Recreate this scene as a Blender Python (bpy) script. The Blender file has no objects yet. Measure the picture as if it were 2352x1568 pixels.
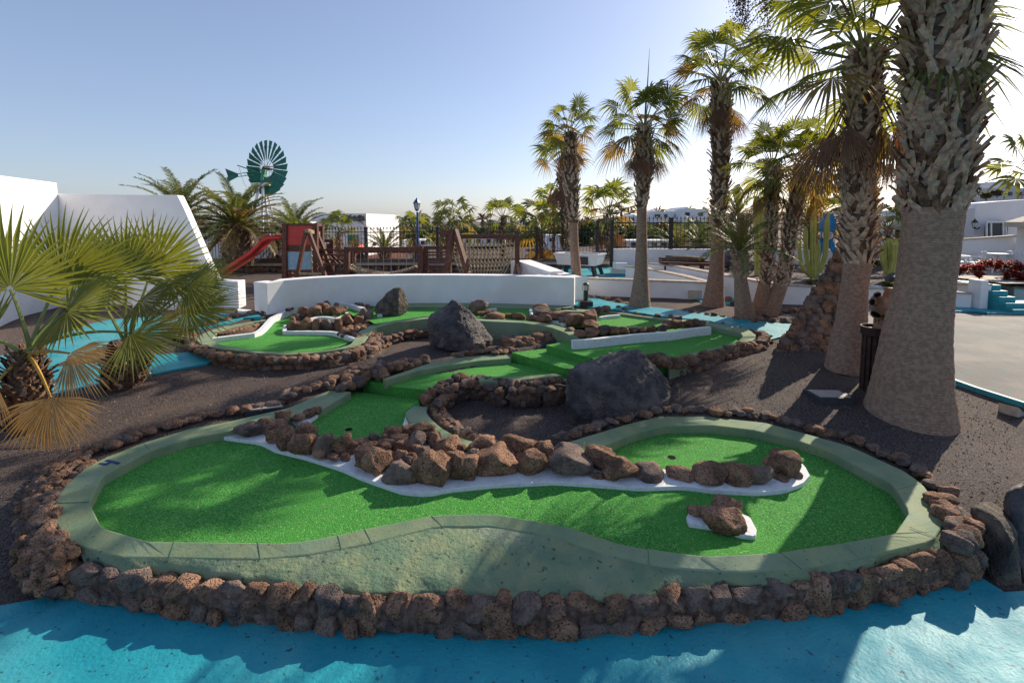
import bpy, bmesh, math, random
import numpy as np
from mathutils import Vector, Matrix, noise, geometry
R = math.radians
random.seed(7)
SC = bpy.context.scene
COL = SC.collection
# ------------------------------------------------------------------ camera, sky, sun
FPX, YP, HC, PITCH = 1100.0, 594.6, 2.6, 4.5      # focal length in px of a 2352 px wide picture
cam_d = bpy.data.cameras.new('camera'); cam = bpy.data.objects.new('camera', cam_d); COL.objects.link(cam)
cam.location = (0, 0, HC); cam.rotation_euler = (R(90 - PITCH), 0, 0)
cam_d.sensor_width = 36; cam_d.lens = 36 * FPX / 2352; cam_d.shift_y = -(784 - YP) / 2352
cam_d.clip_end = 3000; cam_d.clip_start = 0.05
SC.camera = cam
SUN_AZ, SUN_EL = 48.0, 29.5                       # degrees to the right of the view direction (+Y), elevation
w = bpy.data.worlds.new('World'); SC.world = w; w.use_nodes = True
nt = w.node_tree; nt.nodes.clear()
sky = nt.nodes.new('ShaderNodeTexSky'); sky.sky_type = 'NISHITA'; sky.sun_disc = False
sky.sun_elevation = R(SUN_EL); sky.sun_rotation = R(SUN_AZ); sky.altitude = 0
sky.air_density = 1.0; sky.dust_density = 1.0; sky.ozone_density = 1.0
bg = nt.nodes.new('ShaderNodeBackground'); bg.inputs[1].default_value = 0.09
wo = nt.nodes.new('ShaderNodeOutputWorld')
hz = nt.nodes.new('ShaderNodeMix'); hz.data_type = 'RGBA'; hz.blend_type = 'ADD'; hz.inputs[0].default_value = 1
tn = nt.nodes.new('ShaderNodeMix'); tn.data_type = 'RGBA'; tn.blend_type = 'MULTIPLY'; tn.inputs[0].default_value = 1
tn.inputs[7].default_value = (.78, .79, .88, 1); hs_ = nt.nodes.new('ShaderNodeHueSaturation'); hs_.inputs['Saturation'].default_value = .85; nt.links.new(sky.outputs[0], hs_.inputs['Color']); nt.links.new(hs_.outputs[0], tn.inputs[6])
nt.links.new(tn.outputs[2], hz.inputs[6]); hz.inputs[7].default_value = (.60, .85, 1.35, 1)
nt.links.new(hz.outputs[2], bg.inputs[0]); nt.links.new(bg.outputs[0], wo.inputs[0])
sl = bpy.data.lights.new('sun', 'SUN'); sl.energy = 4.2; sl.angle = R(0.5); sl.color = (1.0, 0.88, 0.71)
so = bpy.data.objects.new('sun', sl); COL.objects.link(so)
sd = Vector((math.sin(R(SUN_AZ)) * math.cos(R(SUN_EL)), math.cos(R(SUN_AZ)) * math.cos(R(SUN_EL)), math.sin(R(SUN_EL))))
so.rotation_euler = sd.to_track_quat('Z', 'Y').to_euler()
SC.view_settings.view_transform = 'Standard'; SC.view_settings.look = 'None'
SC.view_settings.gamma = 1; SC.view_settings.exposure = 0.62; SC.view_settings.use_curve_mapping = False

# ------------------------------------------------------------------ measuring: picture px (2352 wide) -> world
_f = Vector((0, math.cos(R(PITCH)), -math.sin(R(PITCH)))); _u = Vector((0, math.sin(R(PITCH)), math.cos(R(PITCH))))
def ray(x, y): return Vector(((x - 1176) / FPX, 0, 0)) + _u * (-(y - YP) / FPX) + _f
def P(x, y, z):
    r = ray(x, y); t = (z - HC) / r.z
    return Vector((r.x * t, r.y * t, z))
def PD(x, y, Y):
    r = ray(x, y); t = Y / r.y
    return Vector((r.x * t, Y, HC + r.z * t))
def S(px, Y): return px * Y / FPX                 # px length -> metres at depth Y
def lerpk(k, y):
    if y <= k[0][0]: return k[0][1]
    for (a, b), (c, d) in zip(k, k[1:]):
        if y <= c: return b + (d - b) * (y - a) / (c - a)
    return k[-1][1]
KL = [(3.25, 0), (4.2, .16), (5, .20), (7.3, .35), (10, .62), (30, .64)]
KR = [(3.25, 0), (4.2, .17), (5, .23), (6.9, .48), (9, .6), (10, .64), (30, .64)]
def G(x, y):
    t = min(1, max(0, (x + 1) / 3.0)); t = t * t * (3 - 2 * t)
    return lerpk(KL, y) * (1 - t) + lerpk(KR, y) * t
def PG(x, y):
    z = .3
    for _ in range(12):
        p = P(x, y, z); z = .5 * z + .5 * G(p.x, p.y)
    p = P(x, y, z); return p

# ------------------------------------------------------------------ materials
MATS = {}
def mat(name, col, rough=.8, spec=.3, noise_amt=.25, scale=6, bump=0, bscale=60, metal=0, col2=None, fac_lo=.4, fac_hi=.6,
        speck=None, speck_scale=200, speck_hi=.72, translucent=None, detail=6, bdist=.01, vor=0, vscale=40, coord='Object', wave=None, col3=None, scale3=1.2, rvar=0):
    if name in MATS: return MATS[name]
    m = bpy.data.materials.new(name); m.use_nodes = True; n = m.node_tree.nodes; L = m.node_tree.links
    b = n['Principled BSDF']; b.inputs['Roughness'].default_value = rough; b.inputs['Metallic'].default_value = metal
    b.inputs['Specular IOR Level'].default_value = spec
    tc = n.new('ShaderNodeNewGeometry') if coord == 'World' else n.new('ShaderNodeTexCoord')
    co = tc.outputs['Position'] if coord == 'World' else tc.outputs[coord]
    def nz(s, d=detail, r=.55):
        t = n.new('ShaderNodeTexNoise'); t.inputs['Scale'].default_value = s; t.inputs['Detail'].default_value = d
        t.inputs['Roughness'].default_value = r; L.new(co, t.inputs['Vector']); return t.outputs['Fac']
    def mr(v, a, b_, c, d):
        t = n.new('ShaderNodeMapRange'); L.new(v, t.inputs[0])
        for i, q in enumerate((a, b_, c, d)): t.inputs[i + 1].default_value = q
        return t.outputs[0]
    def mix(f, a, b_, mode='MIX'):
        t = n.new('ShaderNodeMix'); t.data_type = 'RGBA'; t.blend_type = mode
        if isinstance(f, (int, float)): t.inputs[0].default_value = f
        else: L.new(f, t.inputs[0])
        for i, q in ((6, a), (7, b_)):
            if isinstance(q, tuple): t.inputs[i].default_value = (*q, 1)
            else: L.new(q, t.inputs[i])
        return t.outputs[2]
    c2 = col2 or tuple(max(0, c * (1 - noise_amt)) for c in col)
    c = mix(mr(nz(scale), fac_lo, fac_hi, 0, 1), col, c2)
    if col3: c = mix(mr(nz(scale3, 4), .5, .68, 0, 1), c, col3)
    if speck: c = mix(mr(nz(speck_scale, 2), speck_hi - .08, speck_hi, 0, 1), c, speck)
    if wave:
        t = n.new('ShaderNodeTexWave'); t.bands_direction = wave[0]; t.inputs['Scale'].default_value = wave[1]; t.inputs['Distortion'].default_value = wave[2]
        t.inputs['Detail'].default_value = 3; L.new(co, t.inputs['Vector'])
        c = mix(mr(t.outputs['Fac'], 0, .6, wave[3], 0), c, tuple(q * .35 for q in col))
    L.new(c, b.inputs['Base Color'])
    if rvar: L.new(mr(nz(scale * 2), .35, .65, rough - rvar, rough + rvar), b.inputs['Roughness'])
    h = None
    if bump: h = nz(bscale, 6, .6)
    if vor:
        t = n.new('ShaderNodeTexVoronoi'); t.inputs['Scale'].default_value = vscale; L.new(co, t.inputs['Vector'])
        v = mr(t.outputs['Distance'], 0, .45, 0, vor)
        if h is None: h = v
        else:
            q = n.new('ShaderNodeMath'); q.operation = 'ADD'; L.new(h, q.inputs[0]); L.new(v, q.inputs[1]); h = q.outputs[0]
    if wave:
        q = n.new('ShaderNodeMath'); q.operation = 'ADD'; L.new(t.outputs['Fac'], q.inputs[0])
        if h is not None: L.new(h, q.inputs[1])
        h = q.outputs[0]
    if h is not None:
        bp = n.new('ShaderNodeBump'); bp.inputs['Strength'].default_value = max(bump, .3); bp.inputs['Distance'].default_value = bdist
        L.new(h, bp.inputs['Height']); L.new(bp.outputs[0], b.inputs['Normal'])
    if translucent:
        tr = n.new('ShaderNodeBsdfTranslucent'); tr.inputs[0].default_value = (*translucent[:3], 1)
        ms = n.new('ShaderNodeMixShader'); ms.inputs[0].default_value = translucent[3]
        L.new(b.outputs[0], ms.inputs[1]); L.new(tr.outputs[0], ms.inputs[2]); L.new(ms.outputs[0], n['Material Output'].inputs[0])
    MATS[name] = m; return m
M_gravel = mat('volcanic_gravel', (.155, .118, .105), .85, .25, col2=(.052, .040, .040), scale=55, fac_lo=.42, fac_hi=.58, bump=1.0, bscale=85, bdist=.02,
               speck=(.26, .20, .15), speck_scale=110, speck_hi=.70, vor=1.4, vscale=75, col3=(.16, .115, .095), scale3=.7, coord='World')
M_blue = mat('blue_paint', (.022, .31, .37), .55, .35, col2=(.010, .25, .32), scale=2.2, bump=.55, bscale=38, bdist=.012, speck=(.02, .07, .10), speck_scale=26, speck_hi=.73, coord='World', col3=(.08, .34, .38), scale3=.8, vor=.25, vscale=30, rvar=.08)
M_plaza = mat('worn_concrete', (.23, .205, .18), .8, .2, col2=(.15, .15, .14), scale=1.6, bump=.6, bscale=30, bdist=.01, speck=(.10, .2, .22), speck_scale=6, speck_hi=.72, coord='World')
M_teal = mat('teal_paint', (.03, .32, .36), .55, .4, scale=3, noise_amt=.15, bump=.2, bscale=50)
M_sage = mat('sage_paint', (.235, .28, .15), .75, .25, col2=(.16, .235, .14), scale=3.5, bump=.45, bscale=45, bdist=.008, speck=(.06, .09, .06), speck_scale=45, speck_hi=.74, coord='World', col3=(.24, .30, .20), scale3=1.1)
M_slab = mat('sage_render', (.22, .265, .145), .75, .25, col2=(.14, .215, .13), scale=5, bump=.8, bscale=28, bdist=.02, speck=(.05, .08, .06), speck_scale=24, speck_hi=.71, coord='World', col3=(.23, .28, .19), scale3=1.4)
M_sagedark = mat('dark_green_paint', (.05, .15, .10), .6, .3, scale=4, bump=.3, bscale=60, coord='World')
M_turf = mat('artificial_turf', (.11, .43, .07), .8, .18, col2=(.03, .20, .03), scale=85, fac_lo=.40, fac_hi=.60, bump=1.0, bscale=110, bdist=.02,
             speck=(.50, .66, .30), speck_scale=95, speck_hi=.70, coord='World', detail=4, col3=(.075, .34, .05), scale3=.9)
M_white = mat('white_paint', (.86, .84, .84), .7, .3, noise_amt=.05, col3=(.78, .75, .72), scale3=.9, scale=3, bump=.35, bscale=60, bdist=.006)
M_edge = mat('white_edging', (.76, .76, .77), .7, .3, col2=(.58, .58, .6), scale=18, bump=.8, bscale=45, bdist=.01, fac_lo=.5, fac_hi=.75)
M_cop = mat('coping', (.50, .42, .34), .8, .2, noise_amt=.3, scale=8, bump=.4, bscale=40)
M_rock = mat('lava_rock', (.33, .185, .115), .9, .2, col2=(.16, .092, .06), scale=9, bump=1.0, bscale=42, bdist=.03, vor=.7, vscale=55, col3=(.42, .24, .16), scale3=2.6, coord='World', speck=(.05, .03, .025), speck_scale=70, speck_hi=.66)
M_rockd = mat('grey_lava_rock', (.24, .165, .13), .85, .25, col2=(.09, .07, .066), scale=7, bump=1.0, bscale=42, bdist=.025, vor=.6, vscale=60, col3=(.22, .16, .13), scale3=4, coord='World')
M_mortar = mat('mortar', (.17, .115, .09), .95, .1, noise_amt=.5, scale=20, bump=1, bscale=50, coord='World')
M_boulder = mat('dark_boulder', (.11, .095, .095), .65, .38, col2=(.055, .048, .052), scale=7, bump=1.0, bscale=22, bdist=.06, col3=(.20, .165, .15), scale3=2.2, vor=.25, vscale=30, speck=(.25, .26, .24), speck_scale=60, speck_hi=.79)
M_boulder2 = mat('brown_boulder', (.16, .125, .095), .85, .25, col2=(.055, .048, .045), scale=6, bump=1.0, bscale=25, bdist=.04, vor=.4, vscale=30)
M_bark = mat('palm_bark', (.54, .345, .24), .9, .15, col2=(.36, .23, .165), scale=22, bump=.9, bscale=75, bdist=.012, wave=('Z', 17, 3.5, .32))
M_boot = mat('leaf_bases', (.56, .37, .25), .85, .15, col2=(.30, .19, .13), scale=16, bump=.7, bscale=50, bdist=.008, col3=(.36, .29, .23), scale3=9)
M_bootl = mat('pale_leaf_bases', (.62, .46, .34), .85, .2, col2=(.36, .25, .18), scale=16, bump=.7, bscale=50, bdist=.008)
M_bootr = mat('rusty_leaf_bases', (.24, .13, .075), .85, .2, col2=(.09, .05, .035), scale=14, bump=.8, bscale=40)
M_core = mat('palm_core', (.17, .12, .09), .95, .1, noise_amt=.5, scale=20, bump=1, bscale=40)
def leaf(name, c, t, f=.45): return mat(name, c, .5, .4, noise_amt=.4, scale=2.5, translucent=(*t, f))
L_green = leaf('palm_leaf_green', (.105, .13, .025), (.26, .28, .02), .42)
L_ygreen = leaf('young_leaf_green', (.19, .21, .04), (.34, .34, .03), .4)
L_gold = leaf('dead_gold_leaf', (.62, .36, .13), (.5, .26, .05), .25)
L_dark = leaf('palm_leaf_dark', (.04, .075, .022), (.10, .17, .02), .35)
L_bright = leaf('palm_leaf_bright', (.17, .19, .035), (.38, .38, .03), .42)
L_yel = leaf('palm_leaf_yellow', (.22, .165, .05), (.46, .26, .03), .4)
L_brown = leaf('palm_leaf_brown', (.20, .105, .06), (.30, .12, .045), .25)
L_date = leaf('date_leaf', (.11, .13, .045), (.24, .26, .05), .35)
L_dated = leaf('date_leaf_dry', (.22, .16, .075), (.35, .22, .06), .35)
M_stem = mat('petiole', (.20, .23, .06), .5, .4, noise_amt=.3, scale=8)
M_stemy = mat('petiole_yellow', (.5, .27, .04), .5, .4, noise_amt=.3, scale=8)
M_iron = mat('black_iron', (.035, .03, .03), .5, .4, noise_amt=.2)
M_wood = mat('brown_wood', (.13, .055, .038), .65, .3, noise_amt=.4, scale=14, bump=.4, bscale=60)
M_woodl = mat('light_wood', (.36, .27, .18), .75, .2, noise_amt=.4, scale=20)
M_rope = mat('rope', (.46, .38, .26), .9, .1, noise_amt=.3, scale=60)
M_red = mat('red_plastic', (.48, .035, .03), .5, .4, noise_amt=.18, scale=5)
M_ltblue = mat('faded_blue_panel', (.26, .43, .56), .6, .3, noise_amt=.2, scale=9)
M_mill = mat('mill_green', (.015, .17, .115), .5, .4, noise_amt=.25, scale=4)
M_milll = mat('mill_light_green', (.10, .36, .20), .5, .4, noise_amt=.25, scale=4)
M_cobalt = mat('blue_enamel', (.01, .10, .30), .4, .5, noise_amt=.15)
M_bluewood = mat('blue_planks', (.02, .22, .50), .6, .3, noise_amt=.3, scale=9)
M_glass = mat('dark_glass', (.03, .04, .05), .08, .6, noise_amt=.1)
M_frost = mat('lantern_glass', (.62, .62, .58), .2, .5, noise_amt=.1)
M_cactus = mat('cactus_skin', (.44, .42, .12), .7, .25, col2=(.32, .33, .09), scale=5, bump=.3)
M_red_leaf = leaf('red_leaf', (.30, .035, .025), (.55, .06, .02), .35)
M_bush = leaf('bush_leaf', (.055, .085, .028), (.10, .15, .03), .3)
M_bushb = leaf('bush_leaf_brown', (.10, .085, .045), (.15, .12, .04), .3)
M_terra = mat('clay', (.33, .20, .13), .8, .2, col2=(.18, .11, .075), scale=10, bump=.4, bscale=50)
M_rust = mat('rusty_barrel', (.06, .028, .02), .7, .3, noise_amt=.5, scale=12, bump=.4)
M_grey = mat('grey_plate', (.44, .38, .34), .7, .3, noise_amt=.15, scale=12)
M_dkgrey = mat('dark_plate', (.05, .05, .055), .6, .3)
M_beige = mat('beige_canvas', (.55, .48, .38), .8, .2, noise_amt=.12)
M_plast = mat('white_plastic', (.75, .75, .76), .45, .4, noise_amt=.05)
M_dirt = mat('red_dirt', (.17, .07, .05), .95, .1, noise_amt=.35, scale=3, bump=.5, bscale=20)
M_hill = mat('brown_hill', (.17, .12, .095), .95, .1, noise_amt=.35, scale=.06)
M_num = mat('number_paint', (.01, .03, .16), .6, .3)
M_hole = mat('hole_dark', (.006, .006, .006), .9, .1)
M_greenp = mat('green_shutter', (.01, .20, .13), .5, .3)
M_stain = mat('stained_render', (.16, .15, .14), .9, .1, noise_amt=.5, scale=4)
M_orange = mat('orange_paint', (.62, .10, .03), .5, .4)
M_felt = mat('table_bed', (.16, .13, .12), .8, .2)
M_slope = mat('roof_render', (.62, .60, .58), .8, .2, noise_amt=.1)

# ------------------------------------------------------------------ mesh building
def ico(sub):
    bm = bmesh.new(); bmesh.ops.create_icosphere(bm, subdivisions=sub, radius=1)
    v = np.array([x.co[:] for x in bm.verts]); f = [[q.index for q in a.verts] for a in bm.faces]; bm.free(); return v, f
ICO = {s: ico(s) for s in (1, 2, 3, 4, 5)}
def tag(o, label=None, cat=None, group=None, kind=None):
    if label: o['label'] = label
    if cat: o['category'] = cat
    if group: o['group'] = group
    if kind: o['kind'] = kind
    return o
def thing(name, loc, label, cat, group=None, rz=0):
    o = bpy.data.objects.new(name, None); COL.objects.link(o); o.location = loc; o.rotation_euler = (0, 0, rz); o.empty_display_size = .1
    return tag(o, label, cat, group)
class MB:
    def __init__(s): s.v = []; s.f = []; s.m = []; s.mi = 0
    def add(s, vs, fs):
        k = len(s.v); s.v.extend([tuple(q) for q in vs]); s.f.extend([tuple(i + k for i in f) for f in fs]); s.m.extend([s.mi] * len(fs)); return s
    def box(s, c, sz, rz=0, M=None):
        hx, hy, hz = sz[0] / 2, sz[1] / 2, sz[2] / 2
        pts = [Vector((x, y, z)) for z in (-hz, hz) for x, y in ((-hx, -hy), (hx, -hy), (hx, hy), (-hx, hy))]
        m = M if M is not None else Matrix.Rotation(rz, 3, 'Z'); c = Vector(c)
        return s.add([m @ p + c for p in pts], [(3, 2, 1, 0), (4, 5, 6, 7), (0, 1, 5, 4), (1, 2, 6, 5), (2, 3, 7, 6), (3, 0, 4, 7)])
    def beam(s, a, b, w_, h_=None, up=(0, 0, 1)):
        a = Vector(a); b = Vector(b); h_ = h_ or w_; d = (b - a); L = d.length; d.normalize()
        sx = d.cross(Vector(up))
        if sx.length < 1e-3: sx = d.cross(Vector((0, 1, 0)))
        sx.normalize(); u = sx.cross(d)
        M = Matrix((sx, d, u)).transposed()
        return s.box((a + b) / 2, (w_, L, h_), M=M)
    def tube(s, path, rad, n=8, cap=True):
        path = [Vector(p) for p in path]; k = len(path)
        if not isinstance(rad, (list, tuple)): rad = [rad] * k
        vs = []; px = Vector((1, 0, 0))
        for i, p in enumerate(path):
            d = (path[min(i + 1, k - 1)] - path[max(i - 1, 0)]).normalized()
            px = (px - d * px.dot(d))
            if px.length < 1e-3: px = d.orthogonal()
            px.normalize(); py = d.cross(px)
            for j in range(n):
                a = 2 * math.pi * j / n; vs.append(p + (px * math.cos(a) + py * math.sin(a)) * rad[i])
        fs = [(i * n + j, i * n + (j + 1) % n, (i + 1) * n + (j + 1) % n, (i + 1) * n + j) for i in range(k - 1) for j in range(n)]
        if cap: fs += [tuple(range(n))[::-1], tuple(range((k - 1) * n, k * n))]
        return s.add(vs, fs)
    def lathe(s, prof, c, n=16):
        c = Vector(c); vs = []
        for r_, z in prof:
            for j in range(n):
                a = 2 * math.pi * j / n; vs.append(c + Vector((r_ * math.cos(a), r_ * math.sin(a), z)))
        k = len(prof)
        return s.add(vs, [(i * n + j, i * n + (j + 1) % n, (i + 1) * n + (j + 1) % n, (i + 1) * n + j) for i in range(k - 1) for j in range(n)] + [tuple(range(n))[::-1], tuple(range((k - 1) * n, k * n))])
    def prism(s, pts, z0, z1=None):                # pts: list of Vector; z0, z1 heights (z1 None: flat sheet at own z)
        pts = [Vector(p) for p in pts]; n = len(pts)
        if z1 is None: top = pts
        else: top = [Vector((p.x, p.y, z1)) for p in pts]
        tri = geometry.tessellate_polygon([[Vector((p.x, p.y, 0)) for p in top]])
        def fix(t, up):
            a, b, c = (top[i] for i in t); k = (b - a).cross(c - a).z
            return tuple(t) if (k > 0) == up else tuple(t)[::-1]
        if z0 is None: return s.add(top, [fix(t, True) for t in tri])
        bot = [Vector((p.x, p.y, z0)) for p in top]
        ar = sum(top[i].x * top[(i + 1) % n].y - top[(i + 1) % n].x * top[i].y for i in range(n))
        side = [(i, (i + 1) % n, n + (i + 1) % n, n + i) for i in range(n)]
        if ar > 0: side = [q[::-1] for q in side]
        return s.add(top + bot, [fix(t, True) for t in tri] + [tuple(i + n for i in fix(t, False)) for t in tri] + side)
    def rock(s, c, rad, seed=0, sub=3, rz=0, amp=.13, cuts=9, fs_=1.6, box=.35):
        rs = np.random.RandomState(seed); v, f = ICO[sub]; v = v.copy()
        v *= (1 / np.abs(v).max(1) ** box)[:, None]
        for _ in range(cuts):
            nrm = rs.normal(size=3); nrm /= np.linalg.norm(nrm); d = rs.uniform(.62, .9)
            e = np.maximum(0, v @ nrm - d); v -= e[:, None] * nrm
        off = rs.uniform(-50, 50, 3)
        for i in range(len(v)):
            q = Vector(v[i] * fs_ + off); k = noise.noise(q) * 1.0 + noise.noise(q * 2.7) * .5 + noise.noise(q * 6.1) * .28
            v[i] *= 1 + amp * k
        v /= (np.abs(v).max(0) * .5 + .5); v *= np.array(rad); ca, sa = math.cos(rz), math.sin(rz)
        x = v[:, 0] * ca - v[:, 1] * sa; y = v[:, 0] * sa + v[:, 1] * ca
        v = np.stack([x, y, v[:, 2]], 1) + np.array(c)
        return s.add(v.tolist(), f)
    def build(s, name, mats, parent=None, smooth=False, origin=None, bevel=0):
        me = bpy.data.meshes.new(name)
        mats = mats if isinstance(mats, (list, tuple)) else [mats]
        off = Vector((0, 0, 0)); p = parent
        while p is not None: off += p.location; p = p.parent
        a = np.array(s.v, dtype=float).reshape(-1, 3)
        if parent is None:
            if origin is None: origin = Vector(((a[:, 0].min() + a[:, 0].max()) / 2, (a[:, 1].min() + a[:, 1].max()) / 2, a[:, 2].min()))
            off = Vector(origin)
        a = a - np.array(off[:])
        me.from_pydata(a.tolist(), [], s.f)
        for m in mats: me.materials.append(m)
        me.polygons.foreach_set('material_index', s.m)
        if smooth: me.polygons.foreach_set('use_smooth', [True] * len(me.polygons))
        me.update()
        o = bpy.data.objects.new(name, me); COL.objects.link(o)
        if parent is None: o.location = off
        else: o.parent = parent
        if bevel:
            b = o.modifiers.new('bevel', 'BEVEL'); b.width = bevel; b.segments = 2; b.limit_method = 'ANGLE'; b.angle_limit = R(40)
        return o
def res(pts, n):
    pts = [Vector(p) for p in pts]; d = [0]
    for a, b in zip(pts, pts[1:]): d.append(d[-1] + (b - a).length)
    out = []; j = 0
    for i in range(n):
        t = d[-1] * i / (n - 1)
        while j < len(d) - 2 and d[j + 1] < t: j += 1
        k = (t - d[j]) / max(1e-9, d[j + 1] - d[j]); out.append(pts[j].lerp(pts[j + 1], min(1, k)))
    return out
def inpoly(x, y, poly):
    c = False; n = len(poly); j = n - 1
    for i in range(n):
        xi, yi = poly[i][0], poly[i][1]; xj, yj = poly[j][0], poly[j][1]
        if (yi > y) != (yj > y) and x < (xj - xi) * (y - yi) / (yj - yi) + xi: c = not c
        j = i
    return c
def arr(l, z): return [P(x, y, z) for x, y in l]
def copy_tree(o, parent=None):
    c = o.copy(); COL.objects.link(c); c.parent = parent
    for ch in o.children: copy_tree(ch, c)
    return c

# ------------------------------------------------------------------ minigolf course outlines (measured heights in m)
ZT, ZC = .205, .30                                  # turf / kerb top of the front lane
A_sec = [  # (outer px, inner px, samples)
 ([(756,896),(662,936),(578,955),(537,965),(435,984)], [(807,899),(736,941),(665,959),(537,987),(435,1007)], 14),
 ([(435,984),(329,1016)], [(435,1007),(344,1035)], 4),
 ([(329,1016),(246,1048),(197,1073),(151,1111),(123,1153),(121,1175),(132,1213),(158,1243),(211,1264),(274,1280),(387,1282)],
  [(344,1035),(290,1063),(236,1092),(206,1152),(214,1170),(234,1210),(338,1241.6)], 26),
 ([(387,1282),(598,1285),(704,1275),(784,1261),(854,1247),(1002,1210),(1065,1210),(1118,1209)],
  [(338,1241.6),(507,1243),(665,1246),(784,1226),(837,1213),(995,1182),(1065,1179),(1136,1179)], 22),
 ([(1118,1209),(1199,1222),(1277,1234),(1379,1270),(1488,1296),(1568,1307),(1691,1314),(1842,1307)],
  [(1136,1179),(1199,1189),(1305,1208),(1431,1250),(1568,1269),(1614,1275),(1779,1268)], 22),
 ([(1842,1307),(1973,1282),(2113,1249),(2145,1241),(2178,1187),(2163,1157),(2145,1146),(2117,1108),(2075,1080)],
  [(1779,1268),(1920,1247),(2055,1224),(2089,1175),(2059,1125)], 20),
 ([(2075,1080),(1990,1041),(1948,1022),(1829,989),(1758,970)], [(2059,1125),(2043,1108),(1955,1062),(1902,1034),(1829,1010),(1730,987)], 14),
 ([(1758,970),(1692,963),(1616,955),(1514,955),(1438,974),(1361,997),(1285,1020)],
  [(1730,987),(1631,975),(1527,977),(1458,994),(1382,1026),(1310,1048)], 18),
 ([(1285,1020),(1267,1028),(1154,1026)], [(1310,1048),(1267,1062),(1140,1050)], 6),
 ([(1154,1026),(1090,1014),(1049,1002),(1014,982),(988,959),(978,944),(983,933)],
  [(1140,1050),(1024,1010),(959,986),(942,971),(931,954),(931,944),(952,931)], 16),
]
def zo(y): return ZC - .038 * min(1, max(0, (y - 1090) / 130))
def ribbon(secs, z):
    o = []; i = []
    for a, b, n in secs:
        ra = res([P(x, y, zo(y)) for x, y in a], n); rb = res(arr(b, z), n)
        o += ra[:-1]; i += rb[:-1]
    o.append(ra[-1]); i.append(rb[-1]); return o, i
def curb(mb, o, i, z0, jitter=0):
    n = len(o); vs = []
    for a, b in zip(o, i): vs += [a, b, Vector((b.x, b.y, z0)), Vector((a.x, a.y, z0))]
    fs = []
    ori = ((i[n // 2] - o[n // 2]).cross(o[n // 2 + 1] - o[n // 2])).z
    for k in range(n - 1):
        p = 4 * k; q = p + 4
        for a, b in ((0, 1), (1, 2), (3, 0)):
            f = (p + a, p + b, q + b, q + a); fs.append(f if ori > 0 else f[::-1])
    fs += [(0, 1, 2, 3), (4 * n - 1, 4 * n - 2, 4 * n - 3, 4 * n - 4)]
    mb.add(vs, fs)
Ao, Ai = ribbon(A_sec, ZC)
Am = [(a + b) / 2 for a, b in zip(Ao, Ai)]
# upper left lane E / back channel F
ZE, ZEC = .47, .55
E_out = [(985,731),(906.5,741),(868,751),(853,760),(845,773),(827.5,788),(802,798),(754,806),(703,812),(652,814),(588,810),(537,803.5),(499,800),(463.5,791),(451,780.6),(458,770),(484,758),(525,746),(588,732),(611,730)]
E_in = [(985,728),(940,732),(891,739),(858,745),(825,760),(817,775.5),(805,791),(766.5,801),(703,808.6),(654.5,809),(588,806),(537,797),(507,792),(486,780.6),(491.5,769),(519.5,755),(588,739),(611,737)]
def evz(k): return max(ZEC, .71 - .16 * k / 4)
Eo = res([P(x, y, evz(k)) for k, (x, y) in enumerate(E_out)], 60); Ei = res([P(x, y, evz(k)) for k, (x, y) in enumerate(E_in)], 60)
Em = [(a + b) / 2 for a, b in zip(Eo, Ei)]
# pool D (upper right)
ZD, ZDC = .58, .67
D_out = [(1287,707),(1402,714),(1489,727),(1552,732),(1611,737),(1718,755),(1738,770),(1730,781),(1682,792),(1616,809),(1573,824),(1537,831)]
D_in = [(1287,714),(1407,718),(1519,733),(1547,736),(1634,749),(1700,763),(1706,772),(1694,784),(1650,796),(1590,809),(1534,825)]
Do = res(arr(D_out, ZDC), 44); Di = res(arr(D_in, ZDC), 44)
D_out1 = D_out
B_out = [(1304,699),(1177,695),(1049,693),(937,695)]; B_in = [(1329,713),(1227,707),(1100,704),(986,704),(937,705.5)]
Bo = res(arr(B_out, ZDC), 20); Bi = res(arr(B_in, ZDC), 20)
# slab front
W_top = [(178,1300),(264,1335),(387,1333),(510,1349),(598,1354),(697,1375),(784,1382),(890,1379),(1083,1384),(1206,1394),(1312,1393),(1435,1386),(1523,1375),(1603,1365),(1726,1361),(1885,1352),(1973,1338),(2032,1308),(2131,1286),(2237,1272)]
W_base = [(60,1330),(141,1372),(187,1384),(246,1396),(352,1407),(405,1419),(493,1432),(669,1447),(784,1457),(1065,1468),(1241,1468),(1453,1461),(1568,1444),(1744,1433),(1885,1414),(2025,1391),(2113,1368),(2254,1340)]
Wb = res(arr(W_base, 0), 120)
foot = []                                            # footprints under which the ground sheet dips
foot.append([(p.x, p.y) for p in Am[:-16]] + [(p.x, p.y) for p in arr([(1267,1045),(1100,1030),(990,985),(945,950),(957,914),(817,897)], ZC)])
foot.append([(p.x, p.y) for p in arr([(211,1268),(158,1250),(130,1230)], .3)] + [(p.x, p.y + .12) for p in Wb[4:-2]] + [(p.x, p.y) for p in arr([(2150,1240),(1842,1300),(1300,1240),(1050,1200),(700,1270)], .3)])
foot.append([(p.x, p.y) for p in arr([(825,880),(896,866),(1049,835),(1113,822),(1173,812),(1256,795),(1316,782),(1345,772)], .45)] + [(p.x, p.y) for p in arr([(1631,750),(1712,768),(1690,786),(1536,828),(1440,850),(1300,850),(1276,862),(1120,866),(1050,862),(990,890),(960,905)], .5)])
foot.append([(p.x, p.y) for p in Em[8:]] + [(p.x, p.y) for p in arr([(728,697),(805,702),(870,705),(937,700),(1177,698),(1304,702),(1402,716),(1519,734),(1611,742),(1520,752),(1380,765),(1250,752),(1130,738),(985,733)], .66)])
foot.append([(p.x, p.y) for p in arr([(765,908),(800,897),(830,893),(985,905),(945,960),(800,960)], .205)])
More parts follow.
